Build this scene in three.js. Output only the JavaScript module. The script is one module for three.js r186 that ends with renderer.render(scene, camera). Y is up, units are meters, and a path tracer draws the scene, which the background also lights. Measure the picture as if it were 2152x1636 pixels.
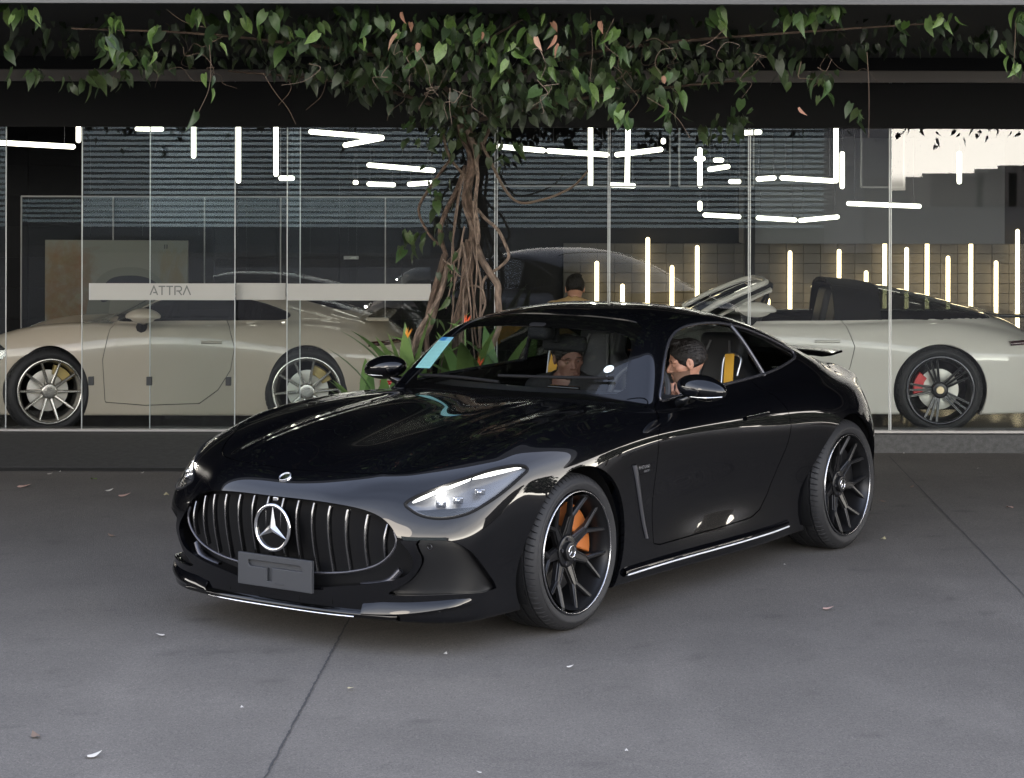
import * as THREE from 'three';
import { mergeGeometries, toCreasedNormals } from 'three/addons/utils/BufferGeometryUtils.js';
import { RoundedBoxGeometry } from 'three/addons/geometries/RoundedBoxGeometry.js';
import { ImprovedNoise } from 'three/addons/math/ImprovedNoise.js';
import { RectAreaLightUniformsLib } from 'three/addons/lights/RectAreaLightUniformsLib.js';

// ------------------------------------------------------------------ camera, sky, sun, exposure
const W = 1024, H = 778, F = 4588, CY = 376, EYE = 2.05;              // F and CY in pixels of a 2152 x 1636 frame
const K = W / 2152;
const scene = new THREE.Scene();
const camera = new THREE.PerspectiveCamera(2 * Math.atan(H / 2 / (F * K)) * 180 / Math.PI, W / H, 0.1, 2000);
camera.position.set(0, EYE, 0);
camera.rotation.z = 0.002;
camera.setViewOffset(W, H, 0, Math.round((818 - CY) * K * 10) / 10, W, H);   // shift lens, the horizon lies high in the frame
scene.add(camera);
const renderer = new THREE.WebGLRenderer({ antialias: true });
renderer.setSize(W, H);
renderer.toneMapping = THREE.LinearToneMapping;
renderer.toneMappingExposure = 1.0;
renderer.shadowMap.enabled = true;
renderer.shadowMap.type = THREE.PCFSoftShadowMap;
RectAreaLightUniformsLib.init();

const noise = new ImprovedNoise();
function fbm(x, y, z, oct = 4) { let s = 0, a = 0.5; for (let i = 0; i < oct; i++) { s += a * noise.noise(x, y, z); x *= 2.03; y *= 2.03; z *= 2.03; a *= 0.5; } return s; }
const SUN = new THREE.Vector3(-13, 4.6, 17).normalize();
{ // evening sky: pale warm band on the horizon, grey blue above, thin cloud
  const w = 512, h = 1024, d = new Float32Array(w * h * 4);
  const stops = [[-90, [5, 4.6, 3.9]], [-7, [5, 4.6, 3.9]], [-5, [21, 19.6, 17.4]], [1.8, [19, 17.8, 15.8]], [3.5, [11, 10.4, 9.4]], [7, [7.4, 7.0, 6.6]], [15, [4.0, 4.1, 4.4]], [30, [2.1, 2.35, 3.0]], [50, [1.2, 1.4, 1.95]], [90, [.9, 1.06, 1.5]]];
  for (let j = 0; j < h; j++) for (let i = 0; i < w; i++) {
    const el = (j + .5) / h * 180 - 90, az = (i + .5) / w * 2 * Math.PI;
    let k = 0; while (k < stops.length - 2 && el > stops[k + 1][0]) k++;
    let t = (el - stops[k][0]) / (stops[k + 1][0] - stops[k][0]); t = Math.min(1, Math.max(0, t)); if (k > 1) t = t * t * (3 - 2 * t) * .5 + t * .5;
    const e = el * Math.PI / 180, ce = Math.cos(e);
    const c = el > 0 ? 1 + .22 * fbm(ce * Math.cos(az) * 2.2 + 7, Math.sin(e) * 6, ce * Math.sin(az) * 2.2, 5) : 1;
    const sd = Math.acos(Math.min(1, ce * Math.cos(az) * SUN.x + Math.sin(e) * SUN.y + ce * Math.sin(az) * SUN.z)) * 180 / Math.PI, glow = el > -6 ? Math.exp(-((sd / 24) ** 2)) : 0;   // glow round the low sun
    for (let q = 0; q < 3; q++) d[(j * w + i) * 4 + q] = (stops[k][1][q] * (1 - t) + stops[k + 1][1][q] * t) * c + glow * [4.2, 3.4, 2.5][q];
    d[(j * w + i) * 4 + 3] = 1;
  }
  const sky = new THREE.DataTexture(d, w, h, THREE.RGBAFormat, THREE.FloatType);
  sky.mapping = THREE.EquirectangularReflectionMapping; sky.magFilter = sky.minFilter = THREE.LinearFilter; sky.wrapS = THREE.RepeatWrapping; sky.needsUpdate = true;
  scene.background = sky; scene.environment = sky;
}
const sun = new THREE.DirectionalLight(new THREE.Color(1, .86, .7), 0.5);
sun.position.copy(SUN).multiplyScalar(40).add(new THREE.Vector3(0, 0, -12)); sun.target.position.set(0, 0, -12);
sun.castShadow = true; sun.shadow.radius = 30; sun.shadow.mapSize.set(2048, 2048);
Object.assign(sun.shadow.camera, { left: -14, right: 14, top: 12, bottom: -12, near: 1, far: 90 });
scene.add(sun, sun.target);

// ------------------------------------------------------------------ helpers
let seed = 12345;
function rnd(a = 0, b = 1) { seed = (seed + 0x6d2b79f5) | 0; let t = Math.imul(seed ^ (seed >>> 15), 1 | seed); t = (t + Math.imul(t ^ (t >>> 7), 61 | t)) ^ t; return a + (b - a) * (((t ^ (t >>> 14)) >>> 0) / 4294967296); }
const V = (x, y, z) => new THREE.Vector3(x, y, z);
const at = (u, v, depth) => V((u - 1076) / F * depth + .002 * (v - CY) / F * depth, EYE - (v - CY) / F * depth + .002 * (u - 1076) / F * depth, -depth);   // a pixel of the photograph at a depth in metres
const names = {};
function numbered(n) { const k = names[n] = (names[n] ?? -1) + 1; return k ? n + '_' + String(k).padStart(3, '0') : n; }
function M(color, o = {}) { const p = { color: Array.isArray(color) ? new THREE.Color().setRGB(...color) : new THREE.Color(color), roughness: .6, side: THREE.DoubleSide, ...o }; return new THREE.MeshPhysicalMaterial(p); }
function mesh(name, geo, mat, parent = scene, label) {
  const g = Array.isArray(geo) ? (geo.length === 1 ? geo[0] : mergeGeometries(geo.map((x) => { const y = x.index ? x.toNonIndexed() : x.clone(); for (const k of Object.keys(y.attributes)) if (!['position', 'normal', 'uv'].includes(k)) y.deleteAttribute(k); if (!y.attributes.uv) y.setAttribute('uv', new THREE.BufferAttribute(new Float32Array(y.attributes.position.count * 2), 2)); return y; }))) : geo;
  const m = new THREE.Mesh(g, mat); m.castShadow = m.receiveShadow = true;
  m.name = parent === scene ? numbered(name) : sub(parent, name);
  if (label) m.userData.label = label;
  parent.add(m); return m;
}
function each(name, geos, mat, parent) { return geos.map((g) => mesh(name, g, mat, parent)); }
function sub(parent, name) { const c = parent.userData.__n ??= {}; Object.defineProperty(parent.userData, '__n', { enumerable: false, value: c }); const k = c[name] = (c[name] ?? -1) + 1; return k ? name + '_' + String(k).padStart(3, '0') : name; }
function group(name, parent = scene) { const g = new THREE.Group(); g.name = parent === scene ? numbered(name) : sub(parent, name); parent.add(g); return g; }
function tag(o, label, category, grp, kind) { if (label) o.userData.label = label; if (category) o.userData.category = category; if (grp) o.userData.group = grp; if (kind) o.userData.kind = kind; return o; }
function thing(name, label, category, pos = V(0, 0, 0), grp, kind) { const g = group(name); g.position.copy(pos); return tag(g, label, category, grp, kind); }
function box(w, h, d, x = 0, y = 0, z = 0, r = 0) { const g = r ? new RoundedBoxGeometry(w, h, d, 2, Math.min(r, w / 2.01, h / 2.01, d / 2.01)) : new THREE.BoxGeometry(w, h, d); return g.translate(x, y, z); }
function tube(pts, r, seg, rad = 6, closed = false) { return new THREE.TubeGeometry(new THREE.CatmullRomCurve3(pts, closed, 'centripetal'), seg ?? pts.length * 4, r, rad, closed); }
function taper(pts, rf, seg, rad = 7) { // a tube whose radius follows rf(t)
  const g = tube(pts, 1, seg, rad), c = new THREE.CatmullRomCurve3(pts, false, 'centripetal'), p = g.attributes.position, n = g.attributes.normal, S = g.parameters.tubularSegments, R = g.parameters.radialSegments;
  for (let i = 0; i <= S; i++) { const o = c.getPointAt(i / S), r = rf(i / S); for (let j = 0; j <= R; j++) { const k = i * (R + 1) + j; p.setXYZ(k, o.x + n.getX(k) * r, o.y + n.getY(k) * r, o.z + n.getZ(k) * r); } }
  return g;
}
function cyl(a, b, r0, r1 = r0, n = 12) { const d = b.clone().sub(a), g = new THREE.CylinderGeometry(r1, r0, d.length(), n); g.applyQuaternion(new THREE.Quaternion().setFromUnitVectors(V(0, 1, 0), d.clone().normalize())); const m = a.clone().add(b).multiplyScalar(.5); return g.translate(m.x, m.y, m.z); }
function canvasTex(w, h, draw, srgb = true) { const c = document.createElement('canvas'); c.width = w; c.height = h; draw(c.getContext('2d'), w, h); const t = new THREE.CanvasTexture(c); if (srgb) t.colorSpace = THREE.SRGBColorSpace; t.wrapS = t.wrapT = THREE.RepeatWrapping; t.magFilter = THREE.LinearFilter; return t; }
function dataTex(n, f, srgb = true) { // f(u, v) in 0..1, tiling left to the caller -> [r, g, b] in 0..1
  const d = new Uint8Array(n * n * 4);
  for (let j = 0; j < n; j++) for (let i = 0; i < n; i++) { const c = f(i / n, j / n), k = (j * n + i) * 4; for (let q = 0; q < 3; q++) d[k + q] = Math.max(0, Math.min(255, c[q] * 255)); d[k + 3] = 255; }
  const t = new THREE.DataTexture(d, n, n); if (srgb) t.colorSpace = THREE.SRGBColorSpace; t.wrapS = t.wrapT = THREE.RepeatWrapping; t.magFilter = t.minFilter = THREE.LinearFilter; t.needsUpdate = true; return t;
}

// ------------------------------------------------------------------ smooth tables, fields and meshing
function spline1(xs, ys) { // natural cubic spline: slopes at the knots
  const n = xs.length, a = new Float64Array(n), b = new Float64Array(n), c = new Float64Array(n), r = new Float64Array(n), m = new Float64Array(n);
  b[0] = b[n - 1] = 2; c[0] = 1; a[n - 1] = 1; r[0] = 3 * (ys[1] - ys[0]) / (xs[1] - xs[0]); r[n - 1] = 3 * (ys[n - 1] - ys[n - 2]) / (xs[n - 1] - xs[n - 2]);
  for (let i = 1; i < n - 1; i++) { const h0 = xs[i] - xs[i - 1], h1 = xs[i + 1] - xs[i]; a[i] = h1; b[i] = 2 * (h0 + h1); c[i] = h0; r[i] = 3 * (h1 * (ys[i] - ys[i - 1]) / h0 + h0 * (ys[i + 1] - ys[i]) / h1); }
  for (let i = 1; i < n; i++) { const w = a[i] / b[i - 1]; b[i] -= w * c[i - 1]; r[i] -= w * r[i - 1]; }
  m[n - 1] = r[n - 1] / b[n - 1]; for (let i = n - 2; i >= 0; i--) m[i] = (r[i] - c[i] * m[i + 1]) / b[i];
  return m;
}
function curve1(xs, ys) { const m = spline1(xs, ys), n = xs.length; return (x) => { x = Math.min(Math.max(x, xs[0]), xs[n - 1]); let i = 0; while (i < n - 2 && x > xs[i + 1]) i++; const h = xs[i + 1] - xs[i], t = (x - xs[i]) / h, t2 = t * t, t3 = t2 * t; return (2 * t3 - 3 * t2 + 1) * ys[i] + (t3 - 2 * t2 + t) * h * m[i] + (3 * t2 - 2 * t3) * ys[i + 1] + (t3 - t2) * h * m[i + 1]; }; }
// table of values: first axis xs (ascending), second axis ys; mirror = second axis is a half width, copied to negative values
function table(xs, ys, rows, mirrorFirst = false, mirrorSecond = false) {
  if (xs[0] > xs[xs.length - 1]) { xs = [...xs].reverse(); rows = [...rows].reverse(); }
  if (mirrorSecond) { const n = ys.length; rows = rows.map((r) => [...r.slice(1).reverse(), ...r]); ys = [...ys.slice(1).reverse().map((y) => -y), ...ys]; }
  if (mirrorFirst) { rows = [...rows.slice(1).reverse(), ...rows]; xs = [...xs.slice(1).reverse().map((x) => -x), ...xs]; }
  const nx = xs.length, ny = ys.length, f = rows.map((r) => Float64Array.from(r));
  const fy = f.map((r) => spline1(ys, r)), col = (a, j) => a.map((r) => r[j]);
  const fx = f.map(() => new Float64Array(ny)), fxy = f.map(() => new Float64Array(ny));
  for (let j = 0; j < ny; j++) { const a = spline1(xs, col(f, j)), b = spline1(xs, col(fy, j)); for (let i = 0; i < nx; i++) { fx[i][j] = a[i]; fxy[i][j] = b[i]; } }
  return (x, y) => {
    x = Math.min(Math.max(x, xs[0]), xs[nx - 1]); y = Math.min(Math.max(y, ys[0]), ys[ny - 1]);
    let i = 0, j = 0; while (i < nx - 2 && x > xs[i + 1]) i++; while (j < ny - 2 && y > ys[j + 1]) j++;
    const hx = xs[i + 1] - xs[i], hy = ys[j + 1] - ys[j], s = (x - xs[i]) / hx, t = (y - ys[j]) / hy, s2 = s * s, s3 = s2 * s, t2 = t * t, t3 = t2 * t;
    const a0 = 2 * s3 - 3 * s2 + 1, a1 = 1 - a0, b0 = (s3 - 2 * s2 + s) * hx, b1 = (s3 - s2) * hx, c0 = 2 * t3 - 3 * t2 + 1, c1 = 1 - c0, d0 = (t3 - 2 * t2 + t) * hy, d1 = (t3 - t2) * hy;
    const row = (q) => c0 * f[q][j] + c1 * f[q][j + 1] + d0 * fy[q][j] + d1 * fy[q][j + 1], rox = (q) => c0 * fx[q][j] + c1 * fx[q][j + 1] + d0 * fxy[q][j] + d1 * fxy[q][j + 1];
    return a0 * row(i) + a1 * row(i + 1) + b0 * rox(i) + b1 * rox(i + 1);
  };
}
const smax = (a, b, k) => { const h = Math.max(k - Math.abs(a - b), 0) / k; return Math.max(a, b) + h * h * h * k / 6; };
const smin = (a, b, k) => -smax(-a, -b, k);
const sstep = (a, b, x) => { const t = Math.min(1, Math.max(0, (x - a) / (b - a))); return t * t * (3 - 2 * t); };

// zero set of field(x, y, z) as { p, n, i }: surface nets, moved onto the surface, normals from the field
function polygonise(field, lo, hi, cell, iso = 2.4) {
  const nx = Math.ceil((hi[0] - lo[0]) / cell) + 1, ny = Math.ceil((hi[1] - lo[1]) / cell) + 1, nz = Math.ceil((hi[2] - lo[2]) / cell) + 1, C = 4;
  const val = new Float32Array(nx * ny * nz).fill(NaN), id = (i, j, k) => (i * ny + j) * nz + k;
  const cx = Math.ceil(nx / C), cy = Math.ceil(ny / C), cz = Math.ceil(nz / C), near = new Uint8Array((cx + 1) * (cy + 1) * (cz + 1)), cid = (i, j, k) => (i * (cy + 1) + j) * (cz + 1) + k;
  const lim = iso * C * cell * .87;
  for (let i = 0; i < cx; i++) for (let j = 0; j < cy; j++) for (let k = 0; k < cz; k++) near[cid(i, j, k)] = Math.abs(field(lo[0] + (i + .5) * C * cell, lo[1] + (j + .5) * C * cell, lo[2] + (k + .5) * C * cell)) < lim ? 1 : 0;
  const get = (i, j, k) => { const q = id(i, j, k); let v = val[q]; if (v !== v) v = val[q] = field(lo[0] + i * cell, lo[1] + j * cell, lo[2] + k * cell); return v; };
  const vert = new Int32Array(nx * ny * nz).fill(-1), P = [], I = [];
  for (let a = 0; a < cx; a++) for (let b = 0; b < cy; b++) for (let c = 0; c < cz; c++) {
    if (!near[cid(a, b, c)]) continue;
    for (let i = a * C; i < Math.min(a * C + C, nx - 1); i++) for (let j = b * C; j < Math.min(b * C + C, ny - 1); j++) for (let k = c * C; k < Math.min(c * C + C, nz - 1); k++) {
      const g = [get(i, j, k), get(i + 1, j, k), get(i, j + 1, k), get(i + 1, j + 1, k), get(i, j, k + 1), get(i + 1, j, k + 1), get(i, j + 1, k + 1), get(i + 1, j + 1, k + 1)];
      let m = 0; for (let q = 0; q < 8; q++) if (g[q] < 0) m++;
      if (m === 0 || m === 8) continue;
      let sx = 0, sy = 0, sz = 0, n = 0;
      for (const [p, q] of EDGES) if ((g[p] < 0) !== (g[q] < 0)) { const t = g[p] / (g[p] - g[q]); sx += (p & 1) + t * ((q & 1) - (p & 1)); sy += (p >> 1 & 1) + t * ((q >> 1 & 1) - (p >> 1 & 1)); sz += (p >> 2) + t * ((q >> 2) - (p >> 2)); n++; }
      vert[id(i, j, k)] = P.length / 3; P.push(lo[0] + (i + sx / n) * cell, lo[1] + (j + sy / n) * cell, lo[2] + (k + sz / n) * cell);
    }
  }
  const quad = (a, b, c, d, flip) => { if (a < 0 || b < 0 || c < 0 || d < 0) return; flip ? I.push(a, c, b, a, d, c) : I.push(a, b, c, a, c, d); };
  for (let i = 1; i < nx - 1; i++) for (let j = 1; j < ny - 1; j++) for (let k = 1; k < nz - 1; k++) {
    if (vert[id(i, j, k)] < 0) continue;
    const v = get(i, j, k) < 0;
    if (v !== get(i + 1, j, k) < 0) quad(vert[id(i, j - 1, k - 1)], vert[id(i, j, k - 1)], vert[id(i, j, k)], vert[id(i, j - 1, k)], !v);
    if (v !== get(i, j + 1, k) < 0) quad(vert[id(i - 1, j, k - 1)], vert[id(i, j, k - 1)], vert[id(i, j, k)], vert[id(i - 1, j, k)], v);
    if (v !== get(i, j, k + 1) < 0) quad(vert[id(i - 1, j - 1, k)], vert[id(i, j - 1, k)], vert[id(i, j, k)], vert[id(i - 1, j, k)], !v);
  }
  const nv = P.length / 3, p = new Float32Array(P), N = new Float32Array(P.length), e = cell * .35;
  for (let v = 0; v < nv; v++) {
    let x = p[v * 3], y = p[v * 3 + 1], z = p[v * 3 + 2], gx, gy, gz;
    for (let it = 0; it < 4; it++) {
      gx = (field(x + e, y, z) - field(x - e, y, z)) / (2 * e); gy = (field(x, y + e, z) - field(x, y - e, z)) / (2 * e); gz = (field(x, y, z + e) - field(x, y, z - e)) / (2 * e);
      const g2 = gx * gx + gy * gy + gz * gz + 1e-9; if (it === 3) break;
      let s = -field(x, y, z) / g2; const L = Math.abs(s) * Math.sqrt(g2); if (L > cell * .6) s *= cell * .6 / L;
      x += gx * s; y += gy * s; z += gz * s;
    }
    const l = Math.hypot(gx, gy, gz) || 1; p[v * 3] = x; p[v * 3 + 1] = y; p[v * 3 + 2] = z; N[v * 3] = gx / l; N[v * 3 + 1] = gy / l; N[v * 3 + 2] = gz / l;
  }
  return { p, n: N, i: Uint32Array.from(I) };
}
const EDGES = [[0, 1], [2, 3], [4, 5], [6, 7], [0, 2], [1, 3], [4, 6], [5, 7], [0, 4], [1, 5], [2, 6], [3, 7]];
// cut a surface along d(x, y, z, nx, ny, nz) = 0 -> [where d < -gap, where d > gap]
function split(s, d, gap = 0) { const nv = s.p.length / 3, D = new Float32Array(nv); for (let v = 0; v < nv; v++) D[v] = d(s.p[v * 3], s.p[v * 3 + 1], s.p[v * 3 + 2], s.n[v * 3], s.n[v * 3 + 1], s.n[v * 3 + 2]); return [keep(s, D, -1, gap), keep(s, D, 1, gap)]; }
function keep(s, D, sign, gap) {
  const P = [], N = [], I = [], map = new Map(), cuts = new Map(), val = (v) => D[v] * sign - gap;
  const old = (v) => { let q = map.get(v); if (q === undefined) { q = P.length / 3; map.set(v, q); for (let c = 0; c < 3; c++) { P.push(s.p[v * 3 + c]); N.push(s.n[v * 3 + c]); } } return q; };
  const cut = (a, b) => { const key = a < b ? a * 4e6 + b : b * 4e6 + a; let q = cuts.get(key); if (q === undefined) { const t = Math.min(.999, Math.max(.001, val(a) / (val(a) - val(b)))); q = P.length / 3; cuts.set(key, q); const n = []; for (let c = 0; c < 3; c++) { P.push(s.p[a * 3 + c] * (1 - t) + s.p[b * 3 + c] * t); n.push(s.n[a * 3 + c] * (1 - t) + s.n[b * 3 + c] * t); } const l = Math.hypot(...n) || 1; N.push(n[0] / l, n[1] / l, n[2] / l); } return q; };
  for (let t = 0; t < s.i.length; t += 3) {
    const v = [s.i[t], s.i[t + 1], s.i[t + 2]], k = v.map((q) => val(q) > 0), c = k[0] + k[1] + k[2];
    if (c === 3) I.push(old(v[0]), old(v[1]), old(v[2]));
    else if (c) { const out = []; for (let e = 0; e < 3; e++) { const a = v[e], b = v[(e + 1) % 3]; if (k[e]) out.push(old(a)); if (k[e] !== k[(e + 1) % 3]) out.push(cut(a, b)); } for (let e = 1; e < out.length - 1; e++) I.push(out[0], out[e], out[e + 1]); }
  }
  return { p: new Float32Array(P), n: new Float32Array(N), i: Uint32Array.from(I) };
}
// signed distance (negative inside) to a closed outline of [a, b] points, smoothed
function outline(pts, smooth = true, per = 8) {
  let q = pts; if (smooth) { const c = new THREE.CatmullRomCurve3(pts.map(([a, b]) => V(a, b, 0)), true, 'centripetal'); q = c.getPoints(pts.length * per).slice(0, -1).map((v) => [v.x, v.y]); }
  const n = q.length; let a0 = 1e9, a1 = -1e9, b0 = 1e9, b1 = -1e9; for (const [a, b] of q) { a0 = Math.min(a0, a); a1 = Math.max(a1, a); b0 = Math.min(b0, b); b1 = Math.max(b1, b); }
  const f = (a, b) => {
    const far = Math.max(a0 - a, a - a1, b0 - b, b - b1); if (far > .06) return far;
    let best = 1e9, inside = false;
    for (let i = 0, j = n - 1; i < n; j = i++) {
      const [x1, y1] = q[j], [x2, y2] = q[i], dx = x2 - x1, dy = y2 - y1, t = Math.min(1, Math.max(0, ((a - x1) * dx + (b - y1) * dy) / (dx * dx + dy * dy + 1e-12)));
      best = Math.min(best, (a - x1 - t * dx) ** 2 + (b - y1 - t * dy) ** 2);
      if ((y1 > b) !== (y2 > b) && a < (x2 - x1) * (b - y1) / (y2 - y1) + x1) inside = !inside;
    }
    return inside ? -Math.sqrt(best) : Math.sqrt(best);
  };
  f.points = q; return f;
}
// a surface as geometry in local axes (x left, y up, z forward), moved by off along its normal; rim > 0 folds its free edges inward
function geo(s, off = 0, rim = 0, zo = 0, moved) {
  const nv = s.p.length / 3, P = [], N = [], I = Array.from(s.i);
  for (let v = 0; v < nv; v++) { const n = [s.n[v * 3], s.n[v * 3 + 1], s.n[v * 3 + 2]]; let q = [s.p[v * 3] + n[0] * off, s.p[v * 3 + 1] + n[1] * off, s.p[v * 3 + 2] + n[2] * off]; if (moved) q = moved(q, n); P.push(q[1], q[2], q[0] + zo); N.push(n[1], n[2], n[0]); }
  if (rim) {
    const E = new Map(); for (let t = 0; t < s.i.length; t += 3) for (let e = 0; e < 3; e++) { const a = s.i[t + e], b = s.i[t + (e + 1) % 3], k = a < b ? a * 4e6 + b : b * 4e6 + a; E.set(k, E.has(k) ? null : [a, b]); }
    for (const e of E.values()) if (e) { const [a, b] = e, k = P.length / 3, A = [0, 1, 2].map((c) => P[a * 3 + c]), B = [0, 1, 2].map((c) => P[b * 3 + c]), na = [0, 1, 2].map((c) => N[a * 3 + c]), nb = [0, 1, 2].map((c) => N[b * 3 + c]);
      const A2 = A.map((x, c) => x - na[c] * rim), B2 = B.map((x, c) => x - nb[c] * rim), u = B.map((x, c) => x - A[c]), w = A2.map((x, c) => x - A[c]); let n = [w[1] * u[2] - w[2] * u[1], w[2] * u[0] - w[0] * u[2], w[0] * u[1] - w[1] * u[0]]; const l = Math.hypot(...n) || 1; n = n.map((x) => x / l);
      P.push(...A, ...B, ...B2, ...A2); for (let q = 0; q < 4; q++) N.push(...n); I.push(k, k + 2, k + 1, k, k + 3, k + 2); }
  }
  const g = new THREE.BufferGeometry(); g.setAttribute('position', new THREE.BufferAttribute(new Float32Array(P), 3)); g.setAttribute('normal', new THREE.BufferAttribute(new Float32Array(N), 3)); g.setAttribute('uv', new THREE.BufferAttribute(new Float32Array(P.length / 3 * 2), 2)); g.setIndex(I); return g;
}
function joinS(...ss) { const P = [], N = [], I = []; for (const s of ss) { const o = P.length / 3; for (const x of s.p) P.push(x); for (const x of s.n) N.push(x); for (const x of s.i) I.push(x + o); } return { p: new Float32Array(P), n: new Float32Array(N), i: Uint32Array.from(I) }; }
// plain field mesh in three axes (people and the like)
function blob(field, lo, hi, cell, iso) { const s = polygonise(field, lo, hi, cell, iso), g = new THREE.BufferGeometry(); g.setAttribute('position', new THREE.BufferAttribute(s.p, 3)); g.setAttribute('normal', new THREE.BufferAttribute(s.n, 3)); g.setAttribute('uv', new THREE.BufferAttribute(new Float32Array(s.p.length / 3 * 2), 2)); g.setIndex(new THREE.BufferAttribute(s.i, 1)); return g; }
// ------------------------------------------------------------------ shared materials
const paint = M([.0016, .0017, .0024], { roughness: .3, specularIntensity: .05, clearcoat: 1, clearcoatRoughness: .012 });
const glossBlack = M([.002, .002, .002], { roughness: .1 });
const matBlack = M([.004, .004, .0045], { roughness: .8, specularIntensity: .5 });
const rubberMat = M([.016, .016, .017], { roughness: .62, specularIntensity: .7 });
const satinBlack = M([.014, .014, .015], { roughness: .3, metalness: .35 });
const chrome = M([.78, .78, .79], { roughness: .08, metalness: 1 });
const brushed = M([.5, .5, .5], { roughness: .28, metalness: 1 });
const darkTrim = M([.07, .07, .078], { roughness: .25, metalness: .7 });
const leather = M([.018, .018, .019], { roughness: .5 });
const plastic = M([.028, .03, .034], { roughness: .55 });
const bronze = M([.48, .15, .035], { roughness: .35, metalness: .35, clearcoat: .6, clearcoatRoughness: .2 });
const tintGlass = M([.78, .82, .82], { roughness: 0, transmission: 1, thickness: 0, ior: 1.5 });
const darkGlass = M([.1, .11, .11], { roughness: 0, transmission: 1, thickness: 0, ior: 1.5 });
const clearGlass = M([.93, .95, .95], { roughness: 0, transmission: 1, thickness: 0, ior: 1.5 });

// ------------------------------------------------------------------ ground
const GL = 16.55;                      // distance of the glass front
{
  const span = (a, b, near, n, far) => { const o = []; for (let i = 0; i <= n; i++) o.push(a + (b - a) * i / n); for (let k = 1; k <= 12; k++) { const d = near * Math.pow(1.75, k); o.unshift(a - d); o.push(b + d); } return o.filter((q) => Math.abs(q) < far); };
  const xs = span(-6, 6, .45, 240, 400), zs = span(-16.3, -4, .45, 246, 400), P = [], U = [], C = [], I = [], n = zs.length;
  const marks = [[[345, 1330], [265, 1390], [220, 1470], [205, 1560], [215, 1640]], [[400, 1340], [310, 1400], [268, 1480], [250, 1560], [262, 1640]], [[1480, 1310], [1400, 1360], [1385, 1410], [1420, 1490], [1500, 1570], [1600, 1640]], [[1500, 1320], [1425, 1365], [1410, 1410], [1450, 1490], [1530, 1565], [1640, 1640]], [[0, 1440], [400, 1475], [900, 1515], [1400, 1590], [1700, 1640]], [[0, 1365], [300, 1360], [700, 1340]], [[1120, 1360], [1060, 1420], [1045, 1500]], [[1700, 1330], [1850, 1450], [2140, 1540]], [[1880, 1150], [2000, 1230], [2152, 1300]]].map((m) => { const c = new THREE.CatmullRomCurve3(m.map(([u, v]) => { const d = EYE * F / (v - CY), p = at(u, v, d); p.y = 0; return p; })); return c.getPoints(50); });
  const arcs = [[-3.4, -6.2, 1.15, 0, 0, .16], [2.9, -6.0, 1.5, 0, 0, .16], [4.2, -8.6, 2.3, 0, 0, .18], [-3.8, -9.2, 1.6, 0, 0, .15]];
  for (const x of xs) for (const z of zs) {
    P.push(x, 0, z); U.push(x / 1.6, z / 1.6);
    let c = 1 + .26 * fbm(x * .35, z * .35, 2.3, 5) + .2 * fbm(x * 1.6 + 9, z * 1.6, 5.1, 4) + .1 * fbm(x * 5, z * 2.2, 7.7, 3); const dirt = fbm(x * .8 + 3, z * .9, 11.2, 4); if (dirt > .12) c *= 1 - .35 * Math.min(.4, dirt - .12);
    for (const [ax, az, r, , , w] of arcs) { const d = Math.abs(Math.hypot(x - ax, (z - az)) - r); const a = Math.atan2(z - az, x - ax), k = sstep(-.2, .5, fbm(a * 1.3 + ax, 3, 1, 3) + .12); if (d < w) c *= 1 + .22 * k * (.5 + .5 * Math.cos(d / w * 9)) * (1 - d / w); }
    for (let q = 0; q < marks.length; q++) { let best = 9; for (const p of marks[q]) { const dd = (p.x - x) ** 2 + (p.z - z) ** 2; if (dd < best) best = dd; } best = Math.sqrt(best); if (best < .13) c *= 1 + .17 * (1 - best / .13) * (.45 + fbm(x * 3, z * 3, q, 3)); }   // pale tyre scuffs
    const l = Math.abs(z + 7.15 + (x + 5) * .085 + .1 * Math.sin(x)); if (l < .12) c *= 1 + .06 * Math.cos(l * 80) * (1 - l / .12);   // long faint tyre lines
    const spot = fbm(x * 4.5, z * 4.5, 8.8, 3); if (spot > .24) c *= 1 - (spot - .24) * 1.4;
    C.push(c, c * .985, c * .98);
  }
  for (let i = 0; i < xs.length - 1; i++) for (let j = 0; j < n - 1; j++) { const a = i * n + j; I.push(a, a + 1, a + n, a + 1, a + n + 1, a + n); }
  const g = new THREE.BufferGeometry(); g.setAttribute('position', new THREE.BufferAttribute(new Float32Array(P), 3)); g.setAttribute('uv', new THREE.BufferAttribute(new Float32Array(U), 2)); g.setAttribute('color', new THREE.BufferAttribute(new Float32Array(C), 3)); g.setIndex(I); g.computeVertexNormals();
  const N = 1024, grain = new Float32Array(N * N); for (let k = 0; k < N * N; k++) grain[k] = rnd(); // stones in the tarmac
  const fine = (u, v) => { const i = Math.floor(u * N) % N, j = Math.floor(v * N) % N; const a = grain[j * N + i], b = grain[(j >> 1) * N + (i >> 1)], c = grain[((j >> 2) * N + (i >> 2) + 777) % (N * N)]; return a * .3 + b * .4 + c * .3; };
  const map = dataTex(N, (u, v) => { const k = .66 + .30 * (fine(u, v) - .5) + (fine(u, v) > .86 ? .12 : 0) - (fine(u, v) < .14 ? .10 : 0); return [k, k * .99, k * .99]; });
  const bump = dataTex(N, (u, v) => { const k = fine(u, v); return [k, k, k]; }, false);
  const m = mesh('ground', g, M([.285, .268, .235], { map, bumpMap: bump, bumpScale: .0025, roughness: .84, vertexColors: true, specularIntensity: .8 })); m.userData.kind = 'structure';
}
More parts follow.
